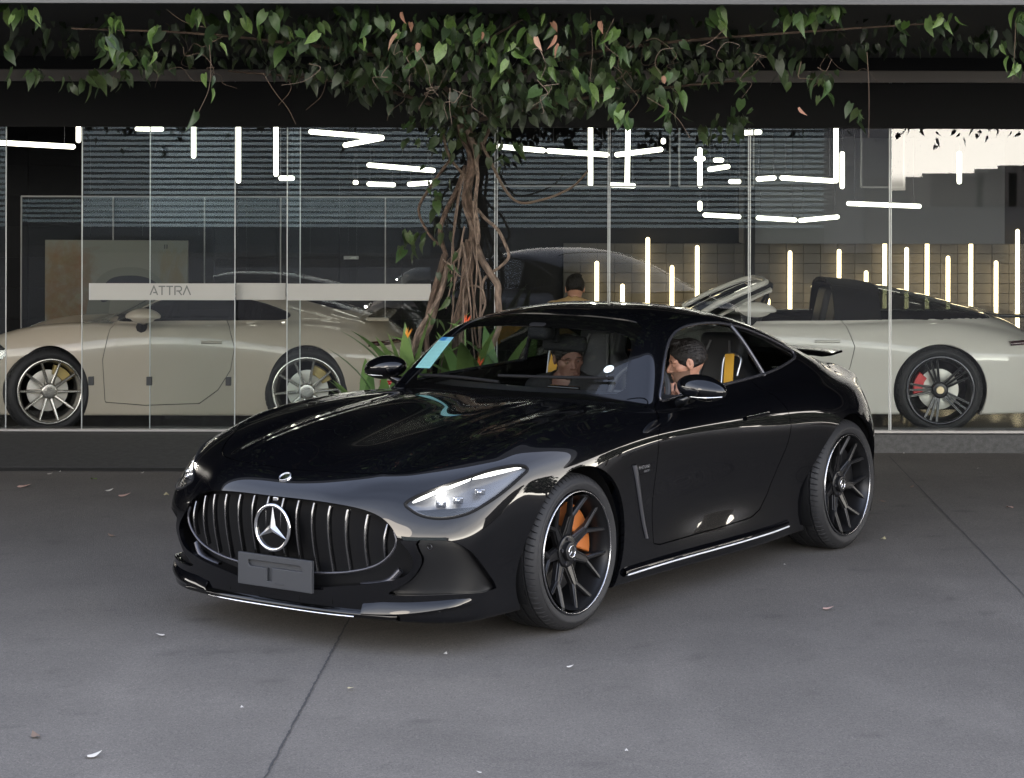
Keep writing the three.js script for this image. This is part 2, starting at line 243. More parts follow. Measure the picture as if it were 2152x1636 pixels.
function strip(pts, w, y, jag = 0) { const P = [], I = []; pts.forEach(([x, z], i) => { const [a, b] = [pts[Math.max(0, i - 1)], pts[Math.min(pts.length - 1, i + 1)]], dx = b[0] - a[0], dz = b[1] - a[1], l = Math.hypot(dx, dz), ww = w * (1 + jag * (rnd() - .5)), o = jag * w * (rnd() - .5); P.push(x - dz / l * (ww / 2 + o), y, z + dx / l * (ww / 2 + o), x + dz / l * (ww / 2 - o), y, z - dx / l * (ww / 2 - o)); }); for (let i = 0; i < pts.length - 1; i++) I.push(i * 2, i * 2 + 1, i * 2 + 2, i * 2 + 1, i * 2 + 3, i * 2 + 2); const g = new THREE.BufferGeometry(); g.setAttribute('position', new THREE.BufferAttribute(new Float32Array(P), 3)); g.setAttribute('uv', new THREE.BufferAttribute(new Float32Array(P.length / 3 * 2), 2)); g.setIndex(I); g.computeVertexNormals(); return g; }
const gpx = (u, v, y = 0) => { const d = (EYE - y) * F / (v - CY); const p = at(u, v, d); p.y = y; return p; };
const lineG = (a, b, n) => { const o = []; for (let i = 0; i <= n; i++) { const t = i / n; o.push([a.x + (b.x - a.x) * t, a.z + (b.z - a.z) * t]); } return o; };
tag(mesh('ground_joint', strip(lineG(gpx(735, 1300), gpx(545, 1660), 120), .008, .003, .7), M([.035, .034, .033], { roughness: .95 })), null, null, null, 'structure');
tag(mesh('ground_joint', strip(lineG(gpx(1868, 958), gpx(2230, 1330), 60), .007, .003, .6), M([.05, .048, .047], { roughness: .95 })), null, null, null, 'structure');

// ------------------------------------------------------------------ showroom shell
const blackM = M([.004, .004, .004], { roughness: .9 }), darkWall = M([.012, .012, .013], { roughness: .8, specularIntensity: .4 });
const concrete = dataTex(256, (u, v) => { const k = .62 + .18 * fbm(u * 24, v * 24, 3, 3) + .1 * (rnd() - .5); return [k, k, k * .99]; });
function uvBox(g, s = 1) { const p = g.attributes.position, n = g.attributes.normal, u = new Float32Array(p.count * 2); for (let i = 0; i < p.count; i++) { const ax = Math.abs(n.getX(i)), ay = Math.abs(n.getY(i)); const [a, b] = ax > .6 ? [p.getZ(i), p.getY(i)] : ay > .6 ? [p.getX(i), p.getZ(i)] : [p.getX(i), p.getY(i)]; u[i * 2] = a / s; u[i * 2 + 1] = b / s; } g.setAttribute('uv', new THREE.BufferAttribute(u, 2)); return g; }
const S = (name, g, m) => tag(mesh(name, g, m), null, null, null, 'structure');
S('showroom_floor', box(29, .04, 9, -2.5, -.008, -GL - 4.6), M([.10, .10, .095], { roughness: .22 })).position.y = .0;
S('showroom_ceiling', box(29, .12, 9, -2.5, 3.5, -GL - 4.6), M([.018, .018, .018], { roughness: .8 }));
const backwall = thing('showroom_wall', null, null, V(0, 0, -22.1), null, 'structure');
mesh('wall_body', box(29, 3.5, .2, -2.5, 1.75, -.12), darkWall, backwall);
for (const s of [-1, 1]) S('showroom_side_wall', box(.2, 3.5, 9, s * 14.5 - 2.5, 1.75, -GL - 4.6), darkWall);
// tiles behind the upright tubes
{ const mats = [0, 1, 2, 3].map((k) => M([.062 + .010 * k, .057 + .008 * k, .049 + .006 * k], { roughness: .55, map: concrete })), tw = .1735, th = .1, g = new RoundedBoxGeometry(tw - .003, th - .003, .02, 1, .0025), rest = [];
  const x0 = .52, y0 = 1.40;
  for (let r = 0; r < 14; r++) for (let c = 0; c < 29; c++) { const x = x0 + (c + .5) * tw, y = y0 - (r + .5) * th, z = .0 + rnd(0, .004); if (r < 8) { const t = mesh('tile', g, mats[Math.floor(rnd(0, 4))], backwall); t.position.set(x, y, z); } else rest.push(g.clone().translate(x, y, z)); }
  mesh('tile_course', rest, mats[1], backwall).userData.kind = 'stuff';
  mesh('bulkhead', box(2.6, 1.05, .5, 3.6, 1.405 + .53, .14), M([.12, .122, .125], { roughness: .7 }), backwall);
  // large dark panels on the left half of the wall
  const pg = new RoundedBoxGeometry(.626, .306, .02, 1, .002), pm = [M([.007, .007, .008], { roughness: .7, specularIntensity: .4 }), M([.009, .009, .010], { roughness: .7, specularIntensity: .4 })]; for (let r = 0; r < 8; r++) for (let c = 0; c < 12; c++) { const p = mesh('wall_panel', pg, pm[(r * 7 + c * 3) % 2], backwall); p.position.set(-7.1 + c * .63, .16 + r * .31, .0 + rnd(0, .003)); } }
tag(mesh('showroom_column', box(.1, 3.5, .16, 2.36, 1.75, -21.7), blackM), 'black interior column between the tiled wall sections', 'column');
// canopy, lintel, track, facade above the glass
const canopy = thing('canopy', 'black canopy with grey front edge overhanging the glass front', 'canopy', V(0, 0, 0));
mesh('canopy_slab', box(30, .35, 5.4, -2.5, 3.14, -13.92), blackM, canopy);
mesh('canopy_fascia', box(30, .5, .05, -2.5, 2.946 + .25, -11.2), M([.15, .15, .153], { roughness: .5, map: concrete }), canopy);
tag(mesh('downlight', [new THREE.CylinderGeometry(.02, .02, .02, 16).translate(2.95, 2.85, -16.45)], M([.9, .9, .85], { emissive: new THREE.Color(1, .95, .85), emissiveIntensity: 4 })), 'tiny round spotlight under the top track at right', 'light');
{ const l = new THREE.PointLight(new THREE.Color(1, .9, .75), .12); l.position.set(2.95, 2.85, -16.45); l.shadow.radius = .5; l.castShadow = true; scene.add(l); }
S('facade', box(29.2, 1.0, .2, -2.5, 2.87 + .5, -GL + .02), blackM);
tag(mesh('lintel', box(29, 2.775 - 2.436, .06, -2.5, (2.775 + 2.436) / 2, -GL + .075), blackM), 'black lintel band along the top of the glass front', 'lintel', null, 'structure');
tag(mesh('door_track', box(22, .085, .06, -1, 2.822, -GL + .1), M([.13, .112, .095], { roughness: .5 })), 'brown metal track above the lintel', 'door track', null, 'structure');
// plinth at right, sloping ramp at left, bottom rail
const plinthM = M([.2, .2, .2], { roughness: .85, map: concrete });
S('plinth', uvBox(box(12, .135, .5, 6.35, .0675, -GL - .06), .9), plinthM);
{ const sh = new THREE.Shape(); sh.moveTo(0, 0); sh.lineTo(0, .008); sh.lineTo(.08, .02); sh.lineTo(.93, .13); sh.lineTo(1.4, .135); sh.lineTo(1.4, 0); sh.closePath(); const g = new THREE.ExtrudeGeometry(sh, { depth: 16.4, bevelEnabled: false }).rotateY(Math.PI / 2).translate(-16.05, 0, -15.41); const m = S('ramp', uvBox(g, 1.3), M([.125, .125, .127], { roughness: .7, map: concrete })); mesh('ramp_foot_strip', box(16.4, .006, .16, -7.85, .003, -15.33), blackM, m); }  // thin black strip along the foot of the ramp
tag(mesh('bottom_rail', box(26, .016, .06, -1.16, .143, -GL + .03), M([.3, .29, .28], { roughness: .4, metalness: .6 })), 'grey metal rail under the glass panes', 'rail', null, 'structure');

// ------------------------------------------------------------------ glass panes
const glassM = M([.85, .89, .885], { roughness: 0, transmission: 1, thickness: 0, ior: 1.56 }), edgeM = M([.42, .44, .43], { roughness: .3, metalness: .3 }), frost = M([.37, .37, .345], { roughness: .55 });
const ux = (u, d = GL) => (u - 1076) / F * d;
const paneLabels = ['glass pane at the far left beside the open doorway', 'glass door pane with a pale band right of the open doorway', 'glass door pane slid behind the pane with lettering', 'wide glass pane behind the vine trunk with the end of the pale band', 'glass pane right of the vine trunk', 'glass pane in front of the first upright tubes', 'glass pane in front of the open car windscreen', 'glass pane at far right mirroring the bright sky'];
const y0g = .14, y1g = 2.8;
const panes = [[-700, 14, .0], [172, 495, .03], [315, 632, -.04], [603, 1041, .03], [1044, 1279, 0], [1281, 1574, 0], [1576, 1870, 0], [1872, 2900, 0]].map(([a, b, dz], i) => {
  const d = GL - dz, x0 = ux(a, d), x1 = ux(b, d), w = x1 - x0, g = thing('glass_pane', paneLabels[i], 'glass pane', V(x0, y0g, -d), 'panes of the glass front'); if (i === 7) g.rotation.y = .03;
  mesh('pane', new THREE.PlaneGeometry(w, y1g - y0g).translate(w / 2, (y1g - y0g) / 2, 0), glassM, g);
  for (const x of [.003, w - .003]) mesh('pane_edge', box(.007, y1g - y0g, .012, x, (y1g - y0g) / 2, 0), edgeM, g);
  return g;
});
{ const bandY = (v) => EYE - (v - CY) / F * GL - y0g; const yb = bandY(632), yt = bandY(597);
  const band = (i, u0, u1) => { const d = -panes[i].position.z; return mesh('frosted_band', box(ux(u1, d) - ux(u0, d), yt - yb, .002, (ux(u0, d) + ux(u1, d)) / 2 - panes[i].position.x, (yt + yb) / 2, .003), frost, panes[i]); };
  const b1 = band(1, 190, 494); band(2, 497, 601); band(3, 605, 906); mesh('band_end', box(.008, yt - yb, .006, ux(189, GL - .03) - panes[1].position.x, (yt + yb) / 2, .003), edgeM, panes[1]);
  const t = canvasTex(512, 128, (g, w, h) => { g.clearRect(0, 0, w, h); g.strokeStyle = '#5f6360'; g.lineWidth = 15; g.lineJoin = 'miter'; const A = (x, bar) => { g.beginPath(); g.moveTo(x, 120); g.lineTo(x + 45, 14); g.lineTo(x + 90, 120); g.stroke(); if (bar) { g.beginPath(); g.moveTo(x + 36, 92); g.lineTo(x + 80, 92); g.stroke(); } }, T = (x) => { g.beginPath(); g.moveTo(x, 16); g.lineTo(x + 84, 16); g.moveTo(x + 42, 16); g.lineTo(x + 42, 122); g.stroke(); }; A(10, true); T(112); T(206); g.beginPath(); g.moveTo(312, 122); g.lineTo(312, 16); g.lineTo(362, 16); g.quadraticCurveTo(392, 18, 392, 44); g.quadraticCurveTo(392, 72, 360, 72); g.lineTo(330, 72); g.moveTo(356, 72); g.lineTo(394, 122); g.stroke(); A(412, false); });
  const w = (404 - 316) / F * GL, h = 22 / F * GL; mesh('lettering', new THREE.PlaneGeometry(w, h).translate(ux(360) - panes[1].position.x, bandY(611.5), .0055), M('#ffffff', { map: t, alphaTest: .4, roughness: .6 }), panes[1]);
  for (const [u, v, i] of [[194, 802, 1], [316, 802, 1], [482, 802, 1]]) mesh('door_patch', box(.042, .066, .03, ux(u) - panes[i].position.x, bandY(v), 0, .004), M([.03, .032, .034], { roughness: .4, metalness: .5 }), panes[i]); }

// ------------------------------------------------------------------ inside: partitions, transom frames, poster, sign
const alu = M([.2, .195, .185], { roughness: .4, metalness: .3 });
{ const d = 19.6, t = thing('glass_partition', 'slim framed glass partition inside behind the pale car', 'partition', V(0, 0, -d)); const yT = EYE - (415 - CY) / F * d;
  for (const u of [45, 238, 430, 590, 810]) mesh('partition_post', box(.010, yT, .02, ux(u, d), yT / 2, 0), alu, t);
  mesh('partition_rail', box(ux(905, d) - ux(45, d), .014, .03, (ux(905, d) + ux(45, d)) / 2, yT, 0), alu, t); mesh('partition_glass', new THREE.PlaneGeometry(ux(905, d) - ux(45, d), yT).translate((ux(905, d) + ux(45, d)) / 2, yT / 2, -.004), M([.9, .92, .92], { roughness: 0, transmission: 1, thickness: 0 }), t); }
const frameAt = (u0, u1, v0, v1, d, label) => { const t = thing('transom_frame', label, 'window frame', V(0, 0, -d), 'hanging frames inside the glass'); const a = at(u0, v0, d), b = at(u1, v1, d); mesh('frame_bar', box(b.x - a.x, .014, .02, (a.x + b.x) / 2, b.y, 0), alu, t); for (const x of [a.x, b.x]) mesh('frame_post', box(.012, 3.44 - b.y, .02, x, (3.44 + b.y) / 2, 0), alu, t); };
frameAt(1046, 1408, 272, 392, 17.3, 'thin hanging frame right of the vine trunk'); frameAt(1428, 1584, 272, 392, 17.3, 'thin hanging frame around the short tubes in the middle'); frameAt(1810, 1900, 274, 394, 17.3, 'thin hanging frame beside the bright pane');
{ const w = 1.27, h = .78, t = canvasTex(1024, 640, (g, W2, H2) => { g.fillStyle = '#cfd0c4'; g.fillRect(0, 0, W2, H2); let q = 7; const r = () => ((q = (q * 16807) % 2147483647) / 2147483647); for (let i = 0; i < 260; i++) { g.fillStyle = `rgba(${150 + r() * 60 | 0},${85 + r() * 60 | 0},${30 + r() * 40 | 0},${.03 + r() * .06})`; g.beginPath(); g.ellipse(r() * 330, 60 + r() * 580, 30 + r() * 80, 12 + r() * 30, r() * 3, 0, 7); g.fill(); } for (let i = 0; i < 90; i++) { g.fillStyle = `rgba(200,150,60,${.04 + r() * .07})`; g.beginPath(); g.ellipse(840 + r() * 170, 120 + r() * 520, 12 + r() * 30, 40 + r() * 90, r() - .5, 0, 7); g.fill(); }
    g.fillStyle = '#b9bcb0'; g.beginPath(); g.moveTo(290, 640); g.bezierCurveTo(300, 260, 420, 190, 620, 190); g.bezierCurveTo(800, 190, 900, 280, 930, 640); g.fill(); g.fillStyle = '#1b2a4e'; g.beginPath(); g.moveTo(400, 420); g.bezierCurveTo(420, 300, 450, 262, 560, 252); g.bezierCurveTo(720, 240, 820, 270, 860, 400); g.bezierCurveTo(870, 430, 850, 440, 820, 430); g.bezierCurveTo(700, 330, 560, 330, 470, 420); g.bezierCurveTo(440, 440, 400, 450, 400, 420); g.fill(); g.fillStyle = '#39424a'; g.beginPath(); g.ellipse(790, 390, 60, 55, .3, 0, 7); g.fill(); g.fillStyle = '#d8d8cc'; g.beginPath(); g.moveTo(470, 430); g.bezierCurveTo(560, 345, 690, 345, 790, 440); g.lineTo(800, 640); g.lineTo(440, 640); g.fill(); g.fillStyle = '#2a2e34'; g.fillRect(856, 28, 8, 30); g.fillRect(872, 28, 8, 30); });
  const p = thing('poster', 'large pale painting of an old car front with a blue windscreen', 'poster', at(245, 600, 18.9)); p.rotation.y = -.12; mesh('poster_canvas', box(w, h, .03), [0, 1, 2, 3, 4, 5].map((k) => k === 4 ? M('#6f6f6b', { map: t, roughness: .7 }) : M([.1, .09, .08])), p); each('poster_leg', [box(.03, 1.3, .03, -.4, -.45, -.06), box(.03, 1.3, .03, .4, -.45, -.06)], blackM, p); }
{ const s = thing('wall_sign', 'small pale rectangular sign on the dark inner wall', 'sign', at(738, 542, 21.9)); mesh('sign_plate', box(.15, .036, .012, 0, 0, 0, .004), M([.38, .38, .36], { roughness: .5 }), s); each('sign_print', [box(.05, .008, .002, .025, .004, .008), box(.07, .006, .002, .02, -.008, .008)], M([.75, .75, .72], { roughness: .5 }), s); }

// ------------------------------------------------------------------ tube lamps
const warmOn = M([.9, .86, .7], { emissive: new THREE.Color(1, .80, .47), emissiveIntensity: 5, roughness: .4 }), whiteOn = M([.9, .9, .85], { emissive: new THREE.Color(1, .955, .80), emissiveIntensity: 4.2, roughness: .4 });
function rect(w, h, pos, look, color, I) { const l = new THREE.RectAreaLight(color, I, w, h); l.position.copy(pos); l.lookAt(look); scene.add(l); return l; }
const nth = ['first', 'second', 'third', 'fourth', 'fifth', 'sixth', 'seventh', 'eighth', 'ninth', 'tenth', 'eleventh', 'twelfth', 'thirteenth', 'fourteenth', 'fifteenth', 'sixteenth', 'seventeenth', 'eighteenth'];
[[1254, 549, 690], [1308, 597, 690], [1361, 499, 690], [1412, 558, 700], [1465, 516, 700], [1514, 604, 700], [1614, 627, 690], [1660, 527, 674], [1709, 598, 654], [1763, 524, 690], [1820, 569, 690], [1859, 485, 690], [1905, 520, 700], [1948, 504, 700], [1992, 538, 700], [2040, 510, 700], [2093, 548, 700], [2138, 482, 700]].forEach(([u, v0, v1], i) => {
  const d = 21.93, a = at(u, v0, d), b = at(u, v1, d), L = a.y - b.y, t = thing('wall_tube_lamp', `${nth[i]} of the upright glowing wall tubes counted from the left, ${L < .5 ? 'a short one' : 'a tall one'}`, 'lamp', b, 'upright tube lamps on the tiled wall');
  mesh('lamp_tube', new THREE.CapsuleGeometry(.021, L - .042, 5, 12).translate(0, L / 2, 0), warmOn, t); each('lamp_bracket', [box(.02, .02, .1, 0, .06, -.05), box(.02, .02, .1, 0, L - .06, -.05)], darkTrim, t);
  rect(.04, L, V(b.x, b.y + L / 2, -d - .028), V(b.x, b.y + L / 2, -d - 5), new THREE.Color(1, .74, .40), 8);
});
const ceil = [[-60, 297, 157, 309, 18.2], [165, 262, 165, 299, 18.2], [285, 271, 343, 272, 20], [407, 262, 407, 332, 18.6], [501, 262, 501, 384, 18.2], [580, 262, 580, 370, 18.8], [587, 375, 618, 375, 18.8], [650, 277, 806, 290, 18.2], [722, 306, 806, 290, 18.5], [772, 347, 914, 359, 19.2], [772, 387, 830, 389, 20.2], [857, 388, 913, 384, 20.2], [743, 384, 752, 384, 20.4], [1043, 308, 1145, 317, 18.4], [1150, 317, 1279, 326, 18.4], [1241, 262, 1241, 392, 18.9], [1320, 262, 1318, 389, 18.7], [1293, 326, 1392, 314, 18.4], [1282, 389, 1335, 391, 19.4], [1394, 302, 1394, 292, 19.4], [1471, 312, 1471, 394, 18.9], [1460, 334, 1481, 334, 19.2], [1488, 357, 1533, 350, 19.2], [1500, 337, 1520, 337, 20.2], [1532, 382, 1556, 382, 20.2], [1549, 280, 1600, 278, 18.4], [1590, 377, 1630, 374, 18.8], [1640, 374, 1755, 381, 18.8], [1757, 262, 1757, 384, 18.9], [1770, 320, 1770, 396, 19.1], [1471, 424, 1471, 443, 20.6], [1478, 452, 1556, 456, 20.6], [1590, 458, 1674, 463, 20.6], [1679, 464, 1763, 456, 20.6], [1780, 428, 1935, 434, 20.2], [2016, 320, 2016, 386, 18.6]];
const where = ['long level one at the far left', 'short upright one by the open doorway', 'level one near the top left', 'upright one above the pale band lettering', 'tallest upright one on the left', 'upright one left of the angled pair', 'short level one below an upright tube', 'upper one of the pair meeting at a point', 'lower one of the pair meeting at a point', 'slanting level one left of the vine trunk', 'low short one left of the vine trunk', 'low short one touching the vine trunk', 'tiny one beside a low short tube', 'left piece of the long row right of the trunk', 'right piece of the long row right of the trunk', 'upright one crossing the long row', 'upright one crossing the rising tube', 'rising one right of the long row', 'level one at the foot of an upright tube', 'tiny end-on one above the rising tube', 'upright one in the middle frame', 'tiny crosspiece on the middle upright tube', 'small tilted one in the middle frame', 'tiny one above the small tilted tube', 'tiny low one in the middle frame', 'level one high behind the leaves', 'short level one left of the framed corner', 'level one meeting an upright tube at a corner', 'tall upright one forming a corner', 'upright one just right of the corner', 'very short upright one in the lower ring', 'left level piece of the lower ring', 'middle level piece of the lower ring', 'right level piece of the lower ring', 'long level one crossing the pane joint', 'upright one inside the bright mirrored sky'];
ceil.forEach(([u0, v0, u1, v1, d], i) => {
  const a = at(u0, v0, d), b = at(u1, v1, d), D = b.clone().sub(a), L = D.length(), m = a.clone().add(b).multiplyScalar(.5), upright = Math.abs(D.y) > Math.abs(D.x);
  const t = thing('ceiling_tube_lamp', 'white glowing ceiling tube, the ' + where[i], 'lamp', m, 'white tube lamps hanging from the showroom ceiling');
  const q = new THREE.Quaternion().setFromUnitVectors(V(0, 1, 0), D.clone().normalize());
  mesh('lamp_tube', new THREE.CapsuleGeometry(.021, Math.max(.002, L - .03), 5, 12).applyQuaternion(q), whiteOn, t);
  const wires = upright ? [Math.max(a.y, b.y) < 3.3 ? cyl(V(0, L / 2, 0), V(0, 3.44 - m.y, 0), .003, .003, 5) : null] : [-.4, .4].map((k) => cyl(V(D.x * k, D.y * k + .02, 0), V(D.x * k, 3.44 - m.y, 0), .003, .003, 5)); wires.filter(Boolean).forEach((w) => mesh('lamp_wire', w, darkTrim, t));
  const l = rect(upright ? .04 : Math.max(.05, L), upright ? Math.max(.05, L) : .04, upright ? m.clone().add(V(0, 0, .04)) : m.clone().add(V(0, -.04, 0)), upright ? m.clone().add(V(0, 0, 5)) : m.clone().add(V(0, -5, 0.001)), new THREE.Color(1, .955, .80), 8);
});

// ------------------------------------------------------------------ across the street and beside the yard (seen only as mirror images in glass and paint)
{ const hall = thing('corrugated_hall', 'blue grey hall with ribbed metal siding mirrored in the glass front', 'building', V(0, 0, 27)); const x0 = -30, x1 = 8.6, m = M([.56, .70, .74], { roughness: .6 });
  mesh('hall_wall', box(x1 - x0, 5.0, .3, (x0 + x1) / 2, 2.5, .3), M([.07, .085, .095]), hall); const ribs = []; for (let y = .75; y < 5.0; y += .15) ribs.push(box(x1 - x0, .085, .07, (x0 + x1) / 2, y, .12)); mesh('siding_rib', ribs, m, hall).userData.kind = 'stuff'; mesh('hall_base', box(x1 - x0, .7, .12, (x0 + x1) / 2, .35, .08), M([.05, .06, .07]), hall);  // wall behind the ribs coloured dark to imitate shade in the gaps
  const roofEdge = mesh('roof_edge', box(x1 - x0 + .4, .25, .6, (x0 + x1) / 2, 5.1, .2), M([.1, .1, .1]), hall); }
{ const b = thing('plain_building', 'smooth grey building mirrored right of the ribbed siding', 'building', V(10.0, 0, 27.5)); mesh('building_wall', box(2.7, 4.4, 6, 0, 2.2, 3), M([.27, .28, .3], { roughness: .7 }), b); mesh('building_roof', box(2.9, .2, 6.2, 0, 4.5, 3), M([.12, .12, .12]), b); mesh('building_door', box(1, 2.1, .06, .3, 1.05, -.03), M([.2, .2, .21]), b); }
[[27.6, 2.25, 2.6, 'low block at the left of the mirrored skyline', 0], [29.6, 2.55, 2.0, 'second block of the mirrored skyline', .4], [31.0, 2.85, 1.6, 'stepped block in the middle of the mirrored skyline', .2], [32.2, 3.15, 1.3, 'tallest block of the mirrored skyline with a roof box', .35], [33.2, 2.95, 1.2, 'block at the right of the mirrored skyline', .1]].forEach(([x, h, w, label, k]) => { const b = thing('distant_building', 'dark ' + label, 'building', V(x * 1.55, 0, 135), 'far buildings mirrored in the right pane'); mesh('building_wall', box(w * 1.55, h, 8, 0, h / 2, 0), M([.12, .11, .11]), b); mesh('building_roof', box(w * .5, .28 + k * .3, 4, w * (k - .2), h + .14, 0), M([.1, .095, .09]), b); });

// left of the yard: dark garden wall, a house and a palm against the low sun (mirrored in the black nose)
{ const w = thing('garden_wall', 'long dark garden wall left of the yard mirrored in the black car', 'wall', V(-15, 0, -4)); mesh('wall_body', box(.3, 1.5, 26, 0, .75, 0), M([.03, .028, .026], { roughness: .9 }), w); mesh('wall_coping', box(.4, .08, 26.1, 0, 1.54, 0), M([.06, .055, .05]), w); }
{ const h = thing('house', 'low house with a pitched roof mirrored in the black car fender', 'house', V(-34, 0, 5)); mesh('house_wall', box(7, 3, 8, 0, 1.5, 0), M([.12, .1, .085]), h); const sh = new THREE.Shape(); sh.moveTo(-4.4, 0); sh.lineTo(0, 2); sh.lineTo(4.4, 0); sh.closePath(); mesh('house_roof', new THREE.ExtrudeGeometry(sh, { depth: 7.6, bevelEnabled: false }).rotateY(Math.PI / 2).translate(-3.8, 3, 0), M([.1, .05, .035]), h); for (const z of [-2, 2]) mesh('house_window', box(.06, 1.2, 1.2, 3.52, 1.6, z), M([.03, .03, .035], { roughness: .1 }), h); }
{ const p = thing('palm_tree', 'palm tree standing before the low sun mirrored in the black car fender', 'tree', V(-27, 0, -1)); mesh('trunk', taper([V(0, 0, 0), V(.1, 2.5, .1), V(0, 5, .3)], (t) => .2 - .07 * t, 14, 9), M([.08, .06, .05]), p); const fr = []; for (let k = 0; k < 14; k++) { const a = k / 14 * 6.283, P = [], I = []; for (let i = 0; i <= 7; i++) { const t = i / 7, r = 1.7 * t, y = 5 + .7 * Math.sin(t * 2.2) - 1.1 * t * t, hw = .22 * Math.sin(Math.PI * Math.min(1, t + .08)); P.push(Math.cos(a) * r - Math.sin(a) * hw, y - .1 * hw, .3 + Math.sin(a) * r + Math.cos(a) * hw, Math.cos(a) * r, y + .06, .3 + Math.sin(a) * r, Math.cos(a) * r + Math.sin(a) * hw, y - .1 * hw, .3 + Math.sin(a) * r - Math.cos(a) * hw); } for (let i = 0; i < 7; i++) for (const q of [0, 1]) { const b = i * 3 + q; I.push(b, b + 3, b + 1, b + 1, b + 3, b + 4); } const g = new THREE.BufferGeometry(); g.setAttribute('position', new THREE.BufferAttribute(new Float32Array(P), 3)); g.setAttribute('uv', new THREE.BufferAttribute(new Float32Array(P.length / 3 * 2), 2)); g.setIndex(I); g.computeVertexNormals(); mesh('frond', g, M([.03, .05, .018]), p); } }

// beyond the right end of the showroom: trees and a shed that leave narrow gaps of sky (mirrored in the black door)
function roughTree(label, x, z, h, w) { const t = thing('broadleaf_tree', label, 'tree', V(x, 0, z), 'trees beyond the right end of the showroom'); mesh('trunk', taper([V(0, 0, 0), V(.1, h * .3, 0), V(0, h * .6, .1)], (q) => .16 - .08 * q, 8, 8), barkDark, t); const inst = [], g0 = new THREE.PlaneGeometry(.34, .26); for (let i = 0; i < 900; i++) { const a = rnd(0, 6.283), r = Math.sqrt(rnd()) * w * (.75 + .25 * Math.sin(a * 3 + x)), y = h * .25 + rnd() * h * .75, k = Math.sqrt(Math.max(0, 1 - ((y - h * .6) / (h * .45)) ** 2)); inst.push(g0.clone().rotateX(rnd(-1.5, 1.5)).rotateY(rnd(0, 6.3)).translate(Math.cos(a) * r * k, y, Math.sin(a) * r * k)); } mesh('crown', inst, crownM, t); }
const barkDark = M([.06, .045, .035]), crownM = M([.04, .06, .02], { roughness: .8 });
roughTree('dense tree just beyond the right end of the showroom', 17, -17.5, 3.4, 1.7); roughTree('tall tree farther beyond the right end of the showroom', 25, -22.5, 4.4, 2); roughTree('broad tree right of the yard nearest the camera', 22, -14.0, 3.6, 1.8); roughTree('farthest tree beyond the right end of the showroom', 31, -30, 4.5, 2.2); roughTree('tree behind the shed right of the yard', 25, -10, 4, 1.8);
{ const s = thing('shed', 'dark flat-roofed shed right of the yard mirrored in the black door', 'shed', V(19.5, 0, -6)); mesh('shed_wall', box(4, 2.9, 5, 0, 1.45, 0), M([.07, .065, .06]), s); mesh('shed_roof', box(4.4, .15, 5.4, 0, 2.97, 0), M([.05, .05, .05]), s); mesh('shed_door', box(.05, 2.1, 1, -2.02, 1.05, .5), M([.1, .09, .08]), s); }
// ------------------------------------------------------------------ black coupe (x forward from the front axle, y left, z up while shaping)
const tyreCache = {};
function tyreGeo(R, rimR, w, treadN = 72) { // lying along x (axle), centred; grooved tread with shoulder blocks
  const key = [R, rimR, w].join(); if (tyreCache[key]) return tyreCache[key];
  const prof = [], h = w / 2, add = (x, r, k) => prof.push([x, r, k]);
  add(-h + .03, rimR - .005, 0); add(-h + .008, rimR + .008, 0); add(-h, rimR + .03, 0); add(-h + .002, (R + rimR) / 2, 0); add(-h + .012, R - .022, 0); add(-h + .022, R - .011, 1); add(-h + .034, R - .004, 1);
  const gr = [-.3, -.1, .1, .3].map((q) => q * w), edge = [];
  for (const g of gr) { edge.push([g - .0062, 0], [g - .005, 1], [g + .005, 1], [g + .0062, 0]); }
  add(-h + .05, R - .001, 1); for (const [x, d] of edge) add(x, d ? R - .008 : R, Math.abs(x) > .25 * w ? .5 : 0); add(h - .05, R - .001, 1);
  add(h - .034, R - .004, 1); add(h - .022, R - .011, 1); add(h - .012, R - .022, 0); add(h - .004, R - .034, 0); add(h - .002, (R + rimR) / 2 + .004, 0); add(h, (R + rimR) / 2, 0); add(h + .001, rimR + .03, 0); add(h - .006, rimR + .014, 0); add(h - .008, rimR + .008, 0); add(h - .03, rimR - .005, 0);
  const S = treadN * 4, P = [], I = [], n = prof.length;
  for (let i = 0; i < S; i++) { const sipe = i % 4 === 0; for (const [x, r, k] of prof) { const skew = (x < 0 ? -1 : 1) * Math.abs(x) * .6, a = (i + (sipe ? 0 : (i % 4 === 1 ? -.55 : i % 4 === 3 ? .55 : 0))) / S * 2 * Math.PI + skew, q = r - (sipe && k > .4 ? .006 * k : 0); P.push(x, q * Math.cos(a), q * Math.sin(a)); } }
  for (let i = 0; i < S; i++) for (let j = 0; j < n - 1; j++) { const a = i * n + j, b = ((i + 1) % S) * n + j; I.push(a, b, a + 1, b, b + 1, a + 1); }
  const g = new THREE.BufferGeometry(); g.setAttribute('position', new THREE.BufferAttribute(new Float32Array(P), 3)); g.setAttribute('uv', new THREE.BufferAttribute(new Float32Array(P.length / 3 * 2), 2)); g.setIndex(I); g.computeVertexNormals();
  return tyreCache[key] = toCreasedNormals(g, .55);
}
const lathe = (pts, n = 64) => new THREE.LatheGeometry(pts.map(([x, r]) => new THREE.Vector2(r, x)), n).rotateZ(-Math.PI / 2);   // profile [along the axle, radius] -> axle along x
